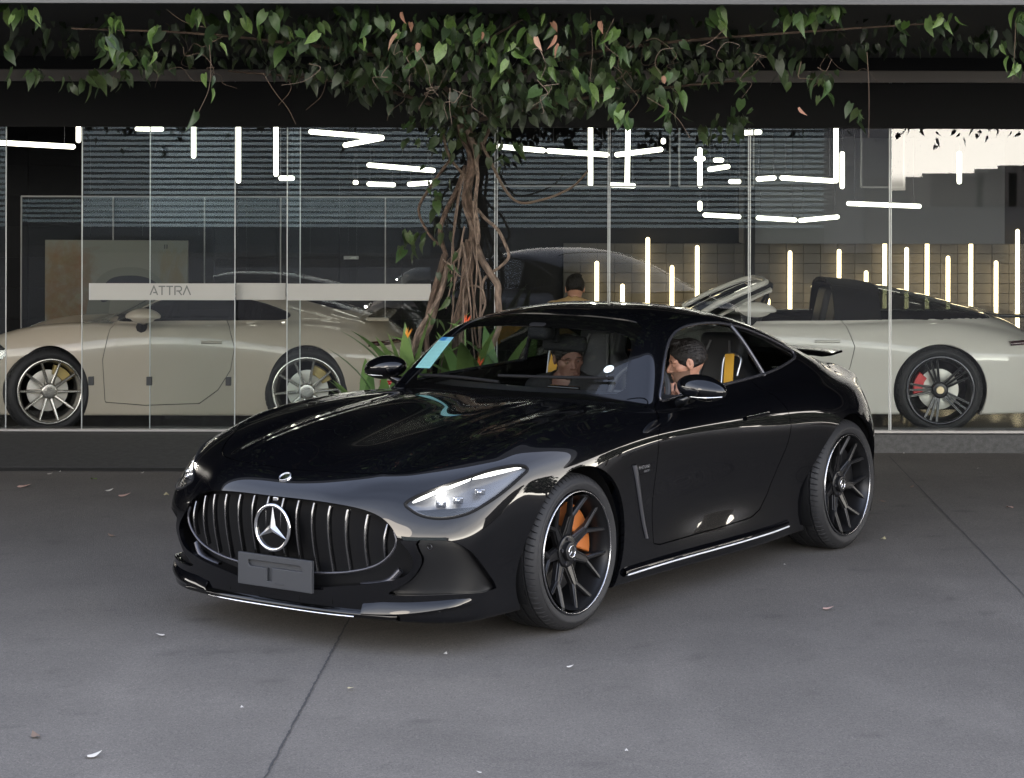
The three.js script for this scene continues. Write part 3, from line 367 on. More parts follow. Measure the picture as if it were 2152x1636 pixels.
function bar(x0, r0, a0, x1, r1, a1, w0, w1, t0, t1) { // a tapered spoke between two polar points of the wheel face
  const A = V(x0, r0 * Math.cos(a0), r0 * Math.sin(a0)), B = V(x1, r1 * Math.cos(a1), r1 * Math.sin(a1)), d = B.clone().sub(A).normalize(), s = V(1, 0, 0).cross(d).normalize(), o = d.clone().cross(s).negate(); if (o.x < 0) o.negate();
  const pts = []; for (const [P, w, t] of [[A, w0, t0], [B, w1, t1]]) { const c = .28; for (const [a, b] of [[-1, -1], [-1, 1 - 2 * c], [-1 + 2 * c, 1], [1 - 2 * c, 1], [1, 1 - 2 * c], [1, -1]]) pts.push(P.clone().addScaledVector(s, a * w / 2).addScaledVector(o, (b - 1) * t / 2)); }
  const I = []; for (let i = 0; i < 6; i++) { const j = (i + 1) % 6; I.push(i, j, 6 + i, j, 6 + j, 6 + i); } for (const o2 of [0, 6]) for (let i = 1; i < 5; i++) I.push(o2, o2 + i, o2 + i + 1);
  let g = new THREE.BufferGeometry(); g.setAttribute('position', new THREE.BufferAttribute(new Float32Array(pts.flatMap((p) => p.toArray())), 3)); g.setIndex(I); g = g.toNonIndexed(); g.computeVertexNormals(); g.setAttribute('uv', new THREE.BufferAttribute(new Float32Array(g.attributes.position.count * 2), 2)); return g;
}
const plus = (g, x, y, z) => { g = g.clone(); g.translate(x, y, z); return g; };
function rimBarrel(r, w) { return lathe([[-w / 2 + .02, r - .012], [-w / 2 + .04, r - .03], [0, r - .045], [w / 2 - .05, r - .034], [w / 2 - .02, r - .022], [w / 2 - .006, r - .018]]); }

const rimEdgeM = M([.42, .42, .43], { roughness: .22, metalness: 1 });
function coupeWheel(car, pos, side, R, turn, calM = bronze) { // outward is +x when side = 1
  const w = group('wheel', car); w.position.copy(pos); w.rotation.y = side > 0 ? 0 : Math.PI;
  const wd = .29, rr = .278;
  const r = (g) => { g = g.clone(); g.rotateX(turn); g.translate(-wd / 2, 0, 0); return g; };
  mesh('tyre', r(tyreGeo(R, rr, wd)), rubberMat, w);
  const sp = [];
  for (let k = 0; k < 7; k++) { const a = k / 7 * 2 * Math.PI + .6; sp.push(bar(.075, .05, a, .096, .165, a, .058, .036, .03, .028)); for (const s of [-1, 1]) { sp.push(bar(.0965, .158, a + s * .04, .128, .264, a + s * .24, .022, .015, .026, .02)); sp.push(bar(.0775, .052, a + s * .42, .0985, .16, a + s * .075, .006, .006, .006, .006)); sp.push(bar(.0985, .16, a + s * .075, .130, .264, a + s * .262, .005, .004, .005, .004)); } }
  mesh('rim', [r(rimBarrel(rr, wd)), ...sp.map((g) => r(g)), r(lathe([[.03, .05], [.082, .075], [.088, .068], [.088, .045]], 40))], satinBlack, w);
  mesh('rim_edge', r(lathe([[.139, .2725], [.1425, .2735], [.1438, .2755], [.142, .2782], [.137, .2795]], 96)), rimEdgeM, w);
  mesh('hub_cap', [r(lathe([[.06, .046], [.104, .044], [.108, .04], [.108, .0001]], 40))], satinBlack, w);
  const em = [r(new THREE.TorusGeometry(.026, .0028, 8, 32).rotateY(Math.PI / 2).translate(.109, 0, 0))]; for (let k = 0; k < 3; k++) em.push(r(bar(.11, .002, k * 2.0944, .11, .025, k * 2.0944, .007, .002, .003, .002)));
  mesh('hub_emblem', em, chrome, w);
  const bolts = []; for (let k = 0; k < 5; k++) { const a = k / 5 * 6.283; bolts.push(r(new THREE.CylinderGeometry(.008, .009, .014, 8).rotateZ(-Math.PI / 2).translate(.09, .058 * Math.cos(a), .058 * Math.sin(a)))); } each('wheel_bolt', bolts, darkTrim, w);
  mesh('brake_disc', plus(lathe([[-.02, .07], [.012, .075], [.012, .198], [-.018, .198], [-.018, .075]], 64), -wd / 2, 0, 0), M([.12, .115, .11], { roughness: .35, metalness: .9 }), w);
  const cal = [], a0 = side > 0 ? .62 : 2.5; // clamps the rear upper quarter of the disc
  const sh = new THREE.Shape(); sh.absarc(0, 0, .212, a0 - .75, a0 + .75, false); sh.absarc(0, 0, .12, a0 + .6, a0 - .6, true);
  cal.push(new THREE.ExtrudeGeometry(sh, { depth: .05, bevelEnabled: true, bevelSize: .008, bevelThickness: .012, bevelSegments: 3, curveSegments: 14 }).rotateY(Math.PI / 2).translate(-wd / 2 + .0, 0, 0));
  mesh('brake_caliper', cal, calM, w);
  return w;
}

function buildCoupe() {
  const car = thing('coupe', 'glossy black low coupe with a wide upright barred grille parked before the glass front', 'car', V(-.4727, 0, -10.458));
  const yaw = .6177; car.rotation.y = -yaw; const zo = 1.35; car.position.x += 1.35 * Math.sin(yaw); car.position.z -= 1.35 * Math.cos(yaw);
  const top = table([-3.9, -3.5, -3.1, -2.7, -2.2, -1.6, -1.0, -.6, -.2, .2, .5, .75, .95, 1.1], [0, .25, .5, .7, .85, 1.0], [
    [.90, .90, .89, .87, .82, .74], [.94, .935, .91, .855, .78, .68], [.985, .985, .965, .915, .85, .75], [1.0, 1.0, .985, .955, .905, .82],
    [1.0, 1.0, .985, .97, .935, .85], [.985, .985, .97, .955, .925, .85], [.965, .965, .955, .94, .912, .845], [.945, .955, .955, .945, .915, .84], [.915, .93, .935, .935, .905, .825],
    [.868, .885, .892, .893, .865, .785], [.822, .838, .84, .828, .79, .715], [.775, .785, .772, .735, .68, .60], [.705, .705, .675, .615, .55, .46], [.60, .595, .55, .47, .40, .30]], false, true);
  const sideT = table([-3.8, -3.4, -3.0, -2.7, -2.4, -2.0, -1.4, -.8, -.4, 0, .25, .5, .8, 1.1], [.1, .25, .4, .55, .7, .85, 1.0], [
    [.50, .52, .53, .53, .51, .47, .42], [.70, .725, .745, .75, .73, .68, .60], [.91, .925, .945, .96, .94, .87, .77], [.95, .965, .98, .995, .99, .935, .85], [.885, .892, .91, .952, .978, .945, .875],
    [.90, .905, .905, .93, .958, .935, .875], [.925, .925, .905, .915, .945, .935, .885], [.92, .925, .915, .925, .948, .943, .90], [.93, .945, .955, .965, .972, .958, .91], [.93, .95, .975, .992, .985, .958, .905],
    [.90, .92, .945, .968, .958, .925, .87], [.885, .895, .91, .925, .918, .89, .84], [.87, .88, .89, .905, .895, .87, .83], [.85, .87, .88, .89, .88, .86, .82]]);
  const noseT = table([0, .2, .4, .55, .7, .8, .9, 1.0], [.1, .2, .35, .5, .65, .8], [
    [.955, .965, .975, 1.0, 1.005, .97], [.95, .962, .972, .995, 1.0, .965], [.93, .94, .95, .97, .97, .92], [.90, .905, .915, .925, .893, .825],
    [.85, .855, .865, .878, .825, .73], [.785, .79, .80, .815, .75, .63], [.67, .68, .685, .69, .61, .46], [.46, .46, .46, .45, .36, .2]], true);
  const roofT = table([-3.9, -3.6, -3.2, -2.8, -2.4, -2.0, -1.65, -1.35, -1.13, -.9, -.68, -.4], [0, .3, .5, .65, .8], [
    [.90, .87, .82, .76, .67], [.955, .935, .885, .825, .74], [1.045, 1.03, .985, .925, .83], [1.165, 1.15, 1.11, 1.05, .95], [1.285, 1.272, 1.235, 1.18, 1.08], [1.362, 1.352, 1.32, 1.275, 1.19], [1.385, 1.374, 1.345, 1.305, 1.225],
    [1.368, 1.354, 1.32, 1.275, 1.195], [1.308, 1.293, 1.262, 1.225, 1.155], [1.137, 1.118, 1.082, 1.045, 1.0], [.955, .936, .90, .86, .81], [.74, .72, .685, .645, .595]], false, true);
  const cabT = table([-3.9, -3.3, -2.8, -2.4, -2.0, -1.6, -1.2, -.4], [.8, .95, 1.05, 1.15, 1.25, 1.4], [
    [.34, .3, .26, .22, .18, .12], [.56, .5, .44, .38, .31, .22], [.80, .74, .67, .59, .51, .40], [.84, .785, .73, .67, .60, .50], [.865, .812, .765, .71, .65, .56], [.87, .82, .775, .725, .67, .58], [.87, .815, .77, .72, .665, .58], [.86, .80, .755, .71, .665, .60]]);
  const top0 = top, bump = (t, w) => Math.exp(-(t / w) * (t / w)), dome = (x, y) => { const a = Math.abs(y), f = sstep(.86, .55, x) * sstep(-.75, -.25, x); return f * (.016 * sstep(.035, -.035, a - .36 - .05 * x) + .010 * bump(a - .40 - .05 * x, .03) - .008 * bump(a - .52, .07)) + .014 * bump(a - .80, .05) * sstep(.45, .15, x) * sstep(-1.1, -.5, x); };
  const topD = (x, y) => top0(x, y) + dome(x, y);
  const kJoin = (x) => .035 + .13 * sstep(-2.0, -2.8, x);
  const field = (x, y, z) => {
    const a = Math.abs(y);
    let b = smax(z - topD(x, y), a - sideT(x, z), .10);
    b = smax(b, x - noseT(y, z), .13);
    b = smax(b, -x - 3.78 + .3 * a * a * a + .12 * Math.max(0, z - .7), .12);
    b = smax(b, .14 - z, .04);
    const c = smax(z - roofT(x, y), a - cabT(x, z), .085);
    return smin(b, Math.max(c, .5 - z, x + .5), kJoin(x));
  };
  let body = polygonise(field, [-3.92, -1.06, .08], [1.12, 1.06, 1.44], .0165, 6);
  // wheel openings
  const arch = (s, xc, zc, R) => split(s, (x, y, z) => Math.abs(y) < .45 ? .5 : Math.hypot((x - xc) / (x > xc ? 1 + .13 * sstep(.55, .2, z) : 1), z - zc) - R)[1];
  body = arch(body, 0, .36, .388); body = arch(body, -2.7, .36, .395);
  // openings seen from the front: mouth, side recesses, lamps
  const front = (f, xmin = .15) => (x, y, z, nx) => x < xmin || nx < -.05 ? 1 : f(Math.abs(y), z);
  const mouth = outline([[-0.3, 0.641], [0, 0.646], [0.328, 0.641], [0.458, 0.623], [0.54, 0.592], [0.591, 0.553], [0.63, 0.501], [0.679, 0.443], [0.688, 0.402], [0.659, 0.352], [0.54, 0.309], [0.359, 0.281], [0.154, 0.252], [0, 0.247], [-0.3, 0.262]]);
  const mouthF = (y, z) => mouth(y, z);
  let hole; [hole, body] = split(body, front(mouthF, .5));
  const recess = outline([[0.703, 0.498], [0.761, 0.504], [0.814, 0.501], [0.849, 0.485], [0.876, 0.449], [0.889, 0.396], [0.894, 0.332], [0.893, 0.272], [0.892, 0.264], [0.857, 0.268], [0.738, 0.264], [0.603, 0.258], [0.564, 0.259], [0.658, 0.317], [0.705, 0.371], [0.724, 0.417], [0.707, 0.464]]);
  let cheek; [cheek, body] = split(body, front(recess, .3));
  const lamp = outline([[0.624, 0.648], [0.648, 0.673], [0.694, 0.698], [0.769, 0.738], [0.813, 0.761], [0.852, 0.78], [0.889, 0.788], [0.909, 0.782], [0.921, 0.766], [0.92, 0.741], [0.912, 0.703], [0.898, 0.665], [0.878, 0.633], [0.856, 0.611], [0.821, 0.597], [0.777, 0.592], [0.734, 0.596], [0.695, 0.606], [0.657, 0.624]]);
  let lens; [lens, body] = split(body, front(lamp, .1), .0);
  // glass
  const wsF = outline([[-.66, .945], [-.5, .93], [-.25, .925], [0, .925], [.25, .925], [.5, .93], [.66, .945], [.69, .965], [.65, 1.05], [.607, 1.14], [.565, 1.24], [.542, 1.28], [.485, 1.31], [.3, 1.335], [0, 1.343], [-.3, 1.335], [-.485, 1.31], [-.542, 1.28], [-.565, 1.24], [-.607, 1.14], [-.65, 1.05], [-.69, .965]]);
  let ws; [ws, body] = split(body, (x, y, z, nx) => x > -.45 || x < -1.5 || nx < .1 || z < .93 ? 1 : wsF(y, z));
  const dlo = outline([[-.95, .962], [-1.03, 1.05], [-1.14, 1.155], [-1.26, 1.232], [-1.42, 1.278], [-1.62, 1.294], [-1.84, 1.284], [-2.08, 1.245], [-2.3, 1.185], [-2.47, 1.125], [-2.555, 1.088], [-2.545, 1.07], [-2.42, 1.045], [-2.2, 1.02], [-1.95, 1.004], [-1.6, .99], [-1.25, .975], [-1.05, .963]]);
  let dloS; [dloS, body] = split(body, (x, y, z) => Math.abs(y) < .4 || z < .9 ? 1 : dlo(x, z));
  const bp = (z) => -1.95 - (1.27 - z) * .36;    // window divider
  let quarter = split(dloS, (x, y, z) => x - bp(z) + .012)[0], doorGlass = split(dloS, (x, y, z) => bp(z) + .012 - x)[0];
  const rearW = outline([[-2.2, -.45], [-2.6, -.46], [-3.05, -.47], [-3.2, -.4], [-3.25, 0], [-3.2, .4], [-3.05, .47], [-2.6, .46], [-2.2, .45], [-2.12, .38], [-2.08, 0], [-2.12, -.38]]);
  let rw; [rw, body] = split(body, (x, y, z, nx, ny, nz) => x > -1.9 || nz < .2 || z < .95 ? 1 : rearW(x, y));
  // panels with open joints
  const hoodF = outline([[.852, 0], [.85, .2], [.832, .36], [.775, .5], [.68, .598], [.52, .686], [.34, .742], [.05, .775], [-.3, .787], [-.6, .79], [-.86, .79], [-.845, .73], [-.765, .6], [-.69, .4], [-.65, .2], [-.64, 0]].concat([[-.65, -.2], [-.69, -.4], [-.765, -.6], [-.845, -.73], [-.86, -.79], [-.6, -.79], [-.3, -.787], [.05, -.775], [.34, -.742], [.52, -.686], [.68, -.598], [.775, -.5], [.832, -.36], [.85, -.2]]), true, 4);
  let hood; const hd = (x, y, z, nx, ny, nz) => x < -.95 || nz < .15 || z < .6 ? 1 : hoodF(x, y); [hood] = split(body, hd, .0025); body = split(body, hd, .0025)[1];
  const doorF = outline([[-.69, .30], [-.675, .5], [-.68, .7], [-.70, .82], [-.76, .88], [-.86, .925], [-.95, .975], [-1.3, 1.03], [-1.7, 1.05], [-1.845, 1.03], [-1.90, .965], [-1.965, .90], [-2.015, .83], [-2.025, .75], [-1.985, .63], [-1.92, .50], [-1.85, .40], [-1.76, .33], [-1.66, .302], [-1.3, .292], [-.95, .287], [-.75, .286]], false);
  let door; const dd = (x, y, z) => Math.abs(y) < .6 ? 1 : doorF(x, z); [door] = split(body, dd, .003); body = split(body, dd, .003)[1];
  const L = (s) => split(s, (x, y) => -y)[0], R = (s) => split(s, (x, y) => y)[0];
  const gap = 0.012;
  mesh('body', geo(body, 0, .02, zo), paint, car);
  mesh('hood', geo(hood, 0, .015, zo), paint, car);
  const doorL = mesh('door', geo(L(door), 0, .018, zo), paint, car), doorR = mesh('door', geo(R(door), 0, .018, zo), paint, car);
  mesh('inner_body', [geo(body, -gap - .006, 0, zo), geo(hood, -gap - .01, 0, zo), geo(door, -gap - .01, 0, zo), geo(split(polyBelow(), () => 1)[1], 0, 0, zo)], matBlack, car);
  function polyBelow() { return { p: new Float32Array([.7, -.6, .15, .7, .6, .15, -3.2, .5, .15, -3.2, -.5, .15]), n: new Float32Array([0, 0, 1, 0, 0, 1, 0, 0, 1, 0, 0, 1]), i: Uint32Array.from([0, 1, 2, 0, 2, 3]) }; }
  // wheel housings
  for (const [xc, R2] of [[0, .4], [-2.7, .404]]) for (const s of [-1, 1]) { const b = box(.004, R2 + .2, R2 * 2, s * .43, .36 + R2 / 2 - .1, xc + zo); const arc = []; for (let k = 0; k < 25; k++) { const a0 = -.5 + k / 24 * (Math.PI + 1); arc.push([Math.cos(a0) * R2, Math.sin(a0) * R2]); } const P = [], I = []; arc.forEach(([z, y]) => P.push(s * .43, .36 + y, xc + zo + z, s * .915, .36 + y, xc + zo + z)); for (let k = 0; k < 24; k++) I.push(k * 2, k * 2 + 1, k * 2 + 2, k * 2 + 1, k * 2 + 3, k * 2 + 2); const q = new THREE.BufferGeometry(); q.setAttribute('position', new THREE.BufferAttribute(new Float32Array(P), 3)); q.setAttribute('uv', new THREE.BufferAttribute(new Float32Array(P.length / 3 * 2), 2)); q.setIndex(I); q.computeVertexNormals(); mesh('wheel_housing', [q, b], matBlack, car); }
  // windscreen with dark printed border
  const [wsIn, wsEdge] = split(ws, (x, y, z) => wsF(y, z) + .014 + .05 * sstep(1.2, 1.3, z) + .05 * sstep(1.02, .98, z));
  const screen = mesh('windscreen', geo(wsIn, -.004, 0, zo), tintGlass, car); mesh('windscreen_border', geo(wsEdge, -.0035, .004, zo), glossBlack, screen);
  mesh('rear_window', geo(rw, -.004, .004, zo), darkGlass, car);
  mesh('quarter_window', geo(L(quarter), -.006, 0, zo), darkGlass, car); mesh('quarter_window', geo(R(quarter), -.006, 0, zo), darkGlass, car);
  mesh('door_window', geo(R(doorGlass), -.006, 0, zo), clearGlass, car);
  // window surrounds follow the opening's outline on the surface
  const yOn = (x, z, s) => { let a = .3, b = 1.1; for (let k = 0; k < 30; k++) { const m = (a + b) / 2; field(x, m, z) < 0 ? a = m : b = m; } return s * a; };
  const xOn = (y, z, lo = -.2, hi = 1.2) => { let a = lo, b = hi; for (let k = 0; k < 30; k++) { const m = (a + b) / 2; field(m, y, z) < 0 ? a = m : b = m; } return a; };
  const zOn = (x, y) => { let a = .3, b = 1.5; for (let k = 0; k < 30; k++) { const m = (a + b) / 2; field(x, y, m) < 0 ? a = m : b = m; } return a; };
  const P3 = (x, y, z) => V(y, z, x + zo);
  for (const s of [1, -1]) {
    const ring = dlo.points.filter((_, i) => i % 2 === 0).map(([x, z]) => P3(x, yOn(x, z, s) + s * .001, z));
    mesh('window_trim', tube(ring, .0085, 200, 6, true), darkTrim, car);
    mesh('window_divider', tube([1.275, 1.2, 1.1, 1.0].map((z) => P3(bp(z), yOn(bp(z), z, s) - s * .004, z)), .013, 20, 8), darkTrim, car);
  }
  // grille: dark back, frame, upright bars, star
  const mouthBack = mesh('grille', geo(hole, 0, 0, zo, (q) => [q[0] - .085, q[1], q[2]]), matBlack, car);
  const wall = []; { const pts = mouth.points.filter(([a]) => a >= -.001), full = [...pts, ...pts.slice().reverse().map(([a, b]) => [-a, b])], P = [], I = []; full.forEach(([y, z]) => { const x = xOn(y, z); P.push(y, z, x + zo, y * .97, z, x - .11 + zo); }); const n = full.length; for (let i = 0; i < n; i++) { const j = (i + 1) % n; I.push(i * 2, j * 2, i * 2 + 1, j * 2, j * 2 + 1, i * 2 + 1); } const g = new THREE.BufferGeometry(); g.setAttribute('position', new THREE.BufferAttribute(new Float32Array(P), 3)); g.setAttribute('uv', new THREE.BufferAttribute(new Float32Array(P.length / 3 * 2), 2)); g.setIndex(I); g.computeVertexNormals(); wall.push(g); }
  mesh('grille_surround', wall, glossBlack, car);
  const gf = [[0, .318], [.2, .322], [.4, .346], [.525, .386], [.592, .442], [.612, .49], [.598, .535]].map(([y, z]) => [y, z]), gfAll = [...gf.slice(1).reverse().map(([y, z]) => [-y, z]), ...gf];
  mesh('grille_frame', tube(gfAll.map(([y, z]) => P3(xOn(y, z) - .012, y, z)), .0065, 80, 8), darkTrim, car);
  const barM = M([.2, .2, .205], { roughness: .24, metalness: 1 });
  const topZ = curve1([0, .3, .47, .56, .61], [.648, .636, .61, .572, .53]), botZ = curve1([0, .2, .4, .525, .592, .612], [.32, .324, .348, .388, .444, .49]);
  for (let k = 0; k < 14; k++) { const y = (k - 6.5) * .0865, a = Math.abs(y), zt = topZ(a) - .012, zb = botZ(a) + .004; const pts = []; for (let q = 0; q <= 8; q++) { const z = zt + (zb - zt) * q / 8; pts.push(P3(xOn(y, z) - .028 + .012 * Math.sin(q / 8 * Math.PI), y * (1 - .012 * q / 8), z)); } const g = tube(pts, 1, 24, 8), p = g.attributes.position, c = new THREE.CatmullRomCurve3(pts, false, 'centripetal'); for (let i = 0; i <= 24; i++) { const o = c.getPointAt(i / 24); for (let j = 0; j <= 8; j++) { const m = i * 9 + j; p.setXYZ(m, o.x + (p.getX(m) - o.x) * .0055, o.y + (p.getY(m) - o.y) * .012, o.z + (p.getZ(m) - o.z) * .016); } } g.computeVertexNormals(); mesh('grille_bar', g, barM, car); }
  const star = group('star_emblem', car), sx = xOn(0, .5) + .004; star.position.set(0, .508, sx + zo);
  mesh('emblem_plate', new THREE.CylinderGeometry(.1, .1, .02, 48).rotateX(Math.PI / 2).translate(0, 0, -.014), glossBlack, star);
  mesh('emblem_ring', new THREE.TorusGeometry(.0985, .0085, 10, 64), chrome, star);
  { const g = []; for (let k = 0; k < 3; k++) { const a = Math.PI / 2 + k * 2.0944, c = (r, t) => [r * Math.cos(t), r * Math.sin(t)], tip = c(.095, a), l = c(.02, a + 1.0472), r = c(.02, a - 1.0472), P = new Float32Array([tip[0], tip[1], 0, ...l, 0, 0, 0, .014, tip[0], tip[1], 0, 0, 0, .014, ...r, 0]); const q = new THREE.BufferGeometry(); q.setAttribute('position', new THREE.BufferAttribute(P, 3)); q.setAttribute('uv', new THREE.BufferAttribute(new Float32Array(12), 2)); q.computeVertexNormals(); g.push(q); } mesh('emblem_star', g, brushed, star); }
  const badge = group('hood_badge', car); { const x = .92, z = zOn(x, 0), s = (zOn(x - .02, 0) - zOn(x + .02, 0)) / .04; badge.position.set(0, z + .002, x + zo); badge.rotation.x = Math.atan(s); mesh('badge_disc', new THREE.CylinderGeometry(.028, .031, .008, 32), chrome, badge); mesh('badge_rim', new THREE.TorusGeometry(.027, .003, 6, 32).rotateX(Math.PI / 2).translate(0, .005, 0), brushed, badge); }
  mesh('front_camera', new RoundedBoxGeometry(.03, .02, .03, 2, .006).translate(0, .632, xOn(0, .63) - .025 + zo), brushed, car);
  const recessM = M([.006, .006, .0065], { roughness: .33 });
  // dark panels in the side recesses, parking sensors
  for (const s of [1, -1]) { const c = s > 0 ? L(cheek) : R(cheek);
    const pan = mesh('bumper_recess', geo(c, -.016, 0, zo, (q, n) => { const f = recess(Math.abs(q[1]), q[2]), d = Math.min(1, Math.max(0, -f / .045)); return [q[0] - .05 * d - .012, q[1] - s * .025 * d, q[2]]; }), recessM, car);
    mesh('parking_sensor', new THREE.TorusGeometry(.011, .0022, 6, 24).translate(s * .735, .47, xOn(.735, .47) - .04 + zo), darkTrim, pan);
    // blade below the recess, facing up
    const P = [], I = [], n = 28; for (let i = 0; i <= n; i++) { const t = i / n, y = .455 + t * .44, e = Math.sin(Math.min(1, (1 - t) * 5) * Math.PI / 2), b = Math.min(1, t * 5); const zi = .262 - .012 * (1 - t) - .02 * (1 - b), zl = .165 + .06 * t * t, x = xOn(y, .22); const pr = [[x - .075 * e - .02, zi + .003], [x - .03 * e, zi], [x + .004, (zi + zl) / 2 + .012 * e], [x + .018 * e, zl + .008], [x + .014 * e, zl - .004], [x - .06, zl - .004]]; for (const [px, pz] of pr) P.push(s * y, pz, px + zo); } for (let i = 0; i < n; i++) for (let j = 0; j < 5; j++) { const a = i * 6 + j; I.push(a, a + 6, a + 1, a + 1, a + 6, a + 7); }
    const g = new THREE.BufferGeometry(); g.setAttribute('position', new THREE.BufferAttribute(new Float32Array(P), 3)); g.setAttribute('uv', new THREE.BufferAttribute(new Float32Array(P.length / 3 * 2), 2)); g.setIndex(I); g.computeVertexNormals(); mesh('bumper_blade', g, paint, car);
  }
  // lower lip and its bright strip
  { const ys = []; for (let i = -16; i <= 16; i++) ys.push(i / 16 * .62); const lip = ys.map((y) => P3(xOn(y, .2) + .012 - .1 * Math.max(0, Math.abs(y) - .45), y, .165)); const P = [], I = []; ys.forEach((y) => { const x = xOn(y, .2); for (const [dx, z] of [[-.09, .215], [-.03, .2], [.012, .178], [.022, .158], [.0, .148], [-.1, .148]]) P.push(y, z, x + dx + zo); }); for (let i = 0; i < ys.length - 1; i++) for (let j = 0; j < 5; j++) { const a = i * 6 + j; I.push(a, a + 6, a + 1, a + 1, a + 6, a + 7); } const g = new THREE.BufferGeometry(); g.setAttribute('position', new THREE.BufferAttribute(new Float32Array(P), 3)); g.setAttribute('uv', new THREE.BufferAttribute(new Float32Array(P.length / 3 * 2), 2)); g.setIndex(I); g.computeVertexNormals();
    const l = mesh('front_lip', g, glossBlack, car); mesh('lip_trim', tube(ys.filter((y) => Math.abs(y) < .46).map((y) => P3(xOn(y, .2) + .021, y, .156)), .0045, 60, 6), chrome, l);
    const vanes = []; for (const y of [-.5, -.3, -.12, .12, .3, .5]) vanes.push(box(.008, .06, .06, y, .225, xOn(y, .22) - .03 + zo)); each('intake_vane', vanes, glossBlack, l);
    for (const s of [1, -1]) mesh('intake_wing', tube([P3(xOn(s * .42, .3) - .05, s * .42, .28), P3(xOn(s * .55, .3) - .04, s * .55, .31), P3(xOn(s * .6, .34) - .05, s * .6, .36)], .018, 14, 6), darkTrim, l); }
  // blank number plate carrier
  { const p = group('number_plate_holder', car); p.position.set(.015, .312, xOn(0, .31) + .022 + zo); const w = .425, h = .135, sh = new THREE.Shape(); sh.moveTo(-w / 2, -h / 2); sh.lineTo(w / 2, -h / 2); sh.lineTo(w / 2, h / 2); sh.lineTo(-w / 2, h / 2); sh.closePath();
    const slot = new THREE.Path(); slot.moveTo(-.155, .045); slot.lineTo(.145, .045); slot.quadraticCurveTo(.165, .04, .165, .015); slot.lineTo(-.01, .015); slot.lineTo(-.01, -.045); slot.lineTo(-.045, -.045); slot.lineTo(-.045, .012); slot.lineTo(-.14, .012); slot.quadraticCurveTo(-.165, .02, -.155, .045); sh.holes.push(slot);
    mesh('plate_frame', new THREE.ExtrudeGeometry(sh, { depth: .014, bevelEnabled: true, bevelSize: .003, bevelThickness: .003, bevelSegments: 2 }), plastic, p); mesh('plate_back', box(w - .01, h - .01, .006, 0, 0, -.001), plastic, p); each('plate_rib', [box(.1, .004, .008, .09, -.012, .008), box(.05, .004, .008, .03, -.05, .016)], plastic, p); }
  // head lamps
  for (const s of [1, -1]) { const l = group('headlight', car), piece = s > 0 ? L(lens) : R(lens);
    mesh('lamp_housing', geo(piece, 0, 0, zo, (q, n) => { const f = lamp(Math.abs(q[1]), q[2]), d = Math.min(1, -f / .035); return [q[0] - .055 * d - .012, q[1] - s * .03 * d, q[2] - .012 * d]; }), M([.12, .12, .13], { roughness: .3, metalness: .6 }), l);
    const lowS = split(piece, (x, y, z) => z - .622 - .06 * (Math.abs(y) - .69))[0]; mesh('lamp_lower_cover', geo(lowS, 0, 0, zo, (q) => [q[0] - .02, q[1] - s * .008, q[2]]), glossBlack, l);
    mesh('lamp_seal', tube(lamp.points.filter((_, i) => i % 2 === 0).map(([y, z]) => P3(xOn(s * y, z) - .003, s * y, z)), .0075, 120, 6, true), matBlack, l);
    const drl = (y0, y1, z0, z1, w0, w1) => { const P = [], I = [], n = 12; for (let i = 0; i <= n; i++) { const t = i / n, y = y0 + (y1 - y0) * t, z = z0 + (z1 - z0) * t, w = (w0 + (w1 - w0) * t) * (.35 + .65 * Math.sin(Math.PI * (.12 + .8 * t))); for (const [dz, dx] of [[-w, .004], [0, .012], [w, .004]]) P.push(s * (y - .01), z + dz, xOn(s * y, z + dz) - .022 + dx + zo); } for (let i = 0; i < n; i++) for (let j = 0; j < 2; j++) { const a = i * 3 + j; I.push(a, a + 3, a + 1, a + 1, a + 3, a + 4); } const g = new THREE.BufferGeometry(); g.setAttribute('position', new THREE.BufferAttribute(new Float32Array(P), 3)); g.setAttribute('uv', new THREE.BufferAttribute(new Float32Array(P.length / 3 * 2), 2)); g.setIndex(I); g.computeVertexNormals(); return g; };
    const lit = M([.9, .9, .88], { emissive: new THREE.Color(1, .96, .86), emissiveIntensity: 2.4, roughness: .3 });
    mesh('running_light', drl(.655, .73, .655, .70, .009, .012), lit, l); mesh('running_light', drl(.735, .81, .705, .744, .010, .013), lit, l); mesh('running_light', drl(.815, .91, .747, .776, .011, .008), lit, l);
    for (const [y, z] of [[.75, .645], [.80, .66], [.85, .69]]) { const x = xOn(s * y, z) - .045; mesh('lamp_module', [new RoundedBoxGeometry(.045, .03, .03, 2, .007).rotateY(s * .7).translate(s * y - s * .012, z, x + zo), new THREE.SphereGeometry(.013, 14, 10).translate(s * y - s * .002, z, x + .016 + zo)], M([.3, .3, .32], { roughness: .12, metalness: .9 }), l); }
    mesh('lamp_lens', geo(piece, -.003, 0, zo), clearGlass, l);
    const pl = new THREE.PointLight(new THREE.Color(1, .95, .85), .25); pl.shadow.radius = 1; pl.castShadow = true; pl.position.copy(P3(xOn(s * .75, .71) + .02, s * .75, .71)); l.add(pl);
  }
  // mirrors
  for (const s of [1, -1]) { const m = group('wing_mirror', s > 0 ? doorL : doorR), c = [-1.03, s * .995, 1.015];
    const mf = (x, y, z) => { const u = (y - c[1]) * s, X = x - c[0] - .03 * Math.abs(u) / .1 * 0, Zh = .078 - .12 * Math.max(0, u) * .35, e = Math.hypot(X / (.085 - .1 * Math.max(0, u - .03)), u / .135, (z - c[2] + .005 - .012 * (1 - u / .13)) / Math.max(.028, Zh * .86)) - 1; return smax(e * .07, -(x - c[0]) - .05 - .25 * u * .3, .015); };
    const shell = polygonise(mf, [c[0] - .12, c[1] - .17, c[2] - .11], [c[0] + .12, c[1] + .17, c[2] + .12], .009);
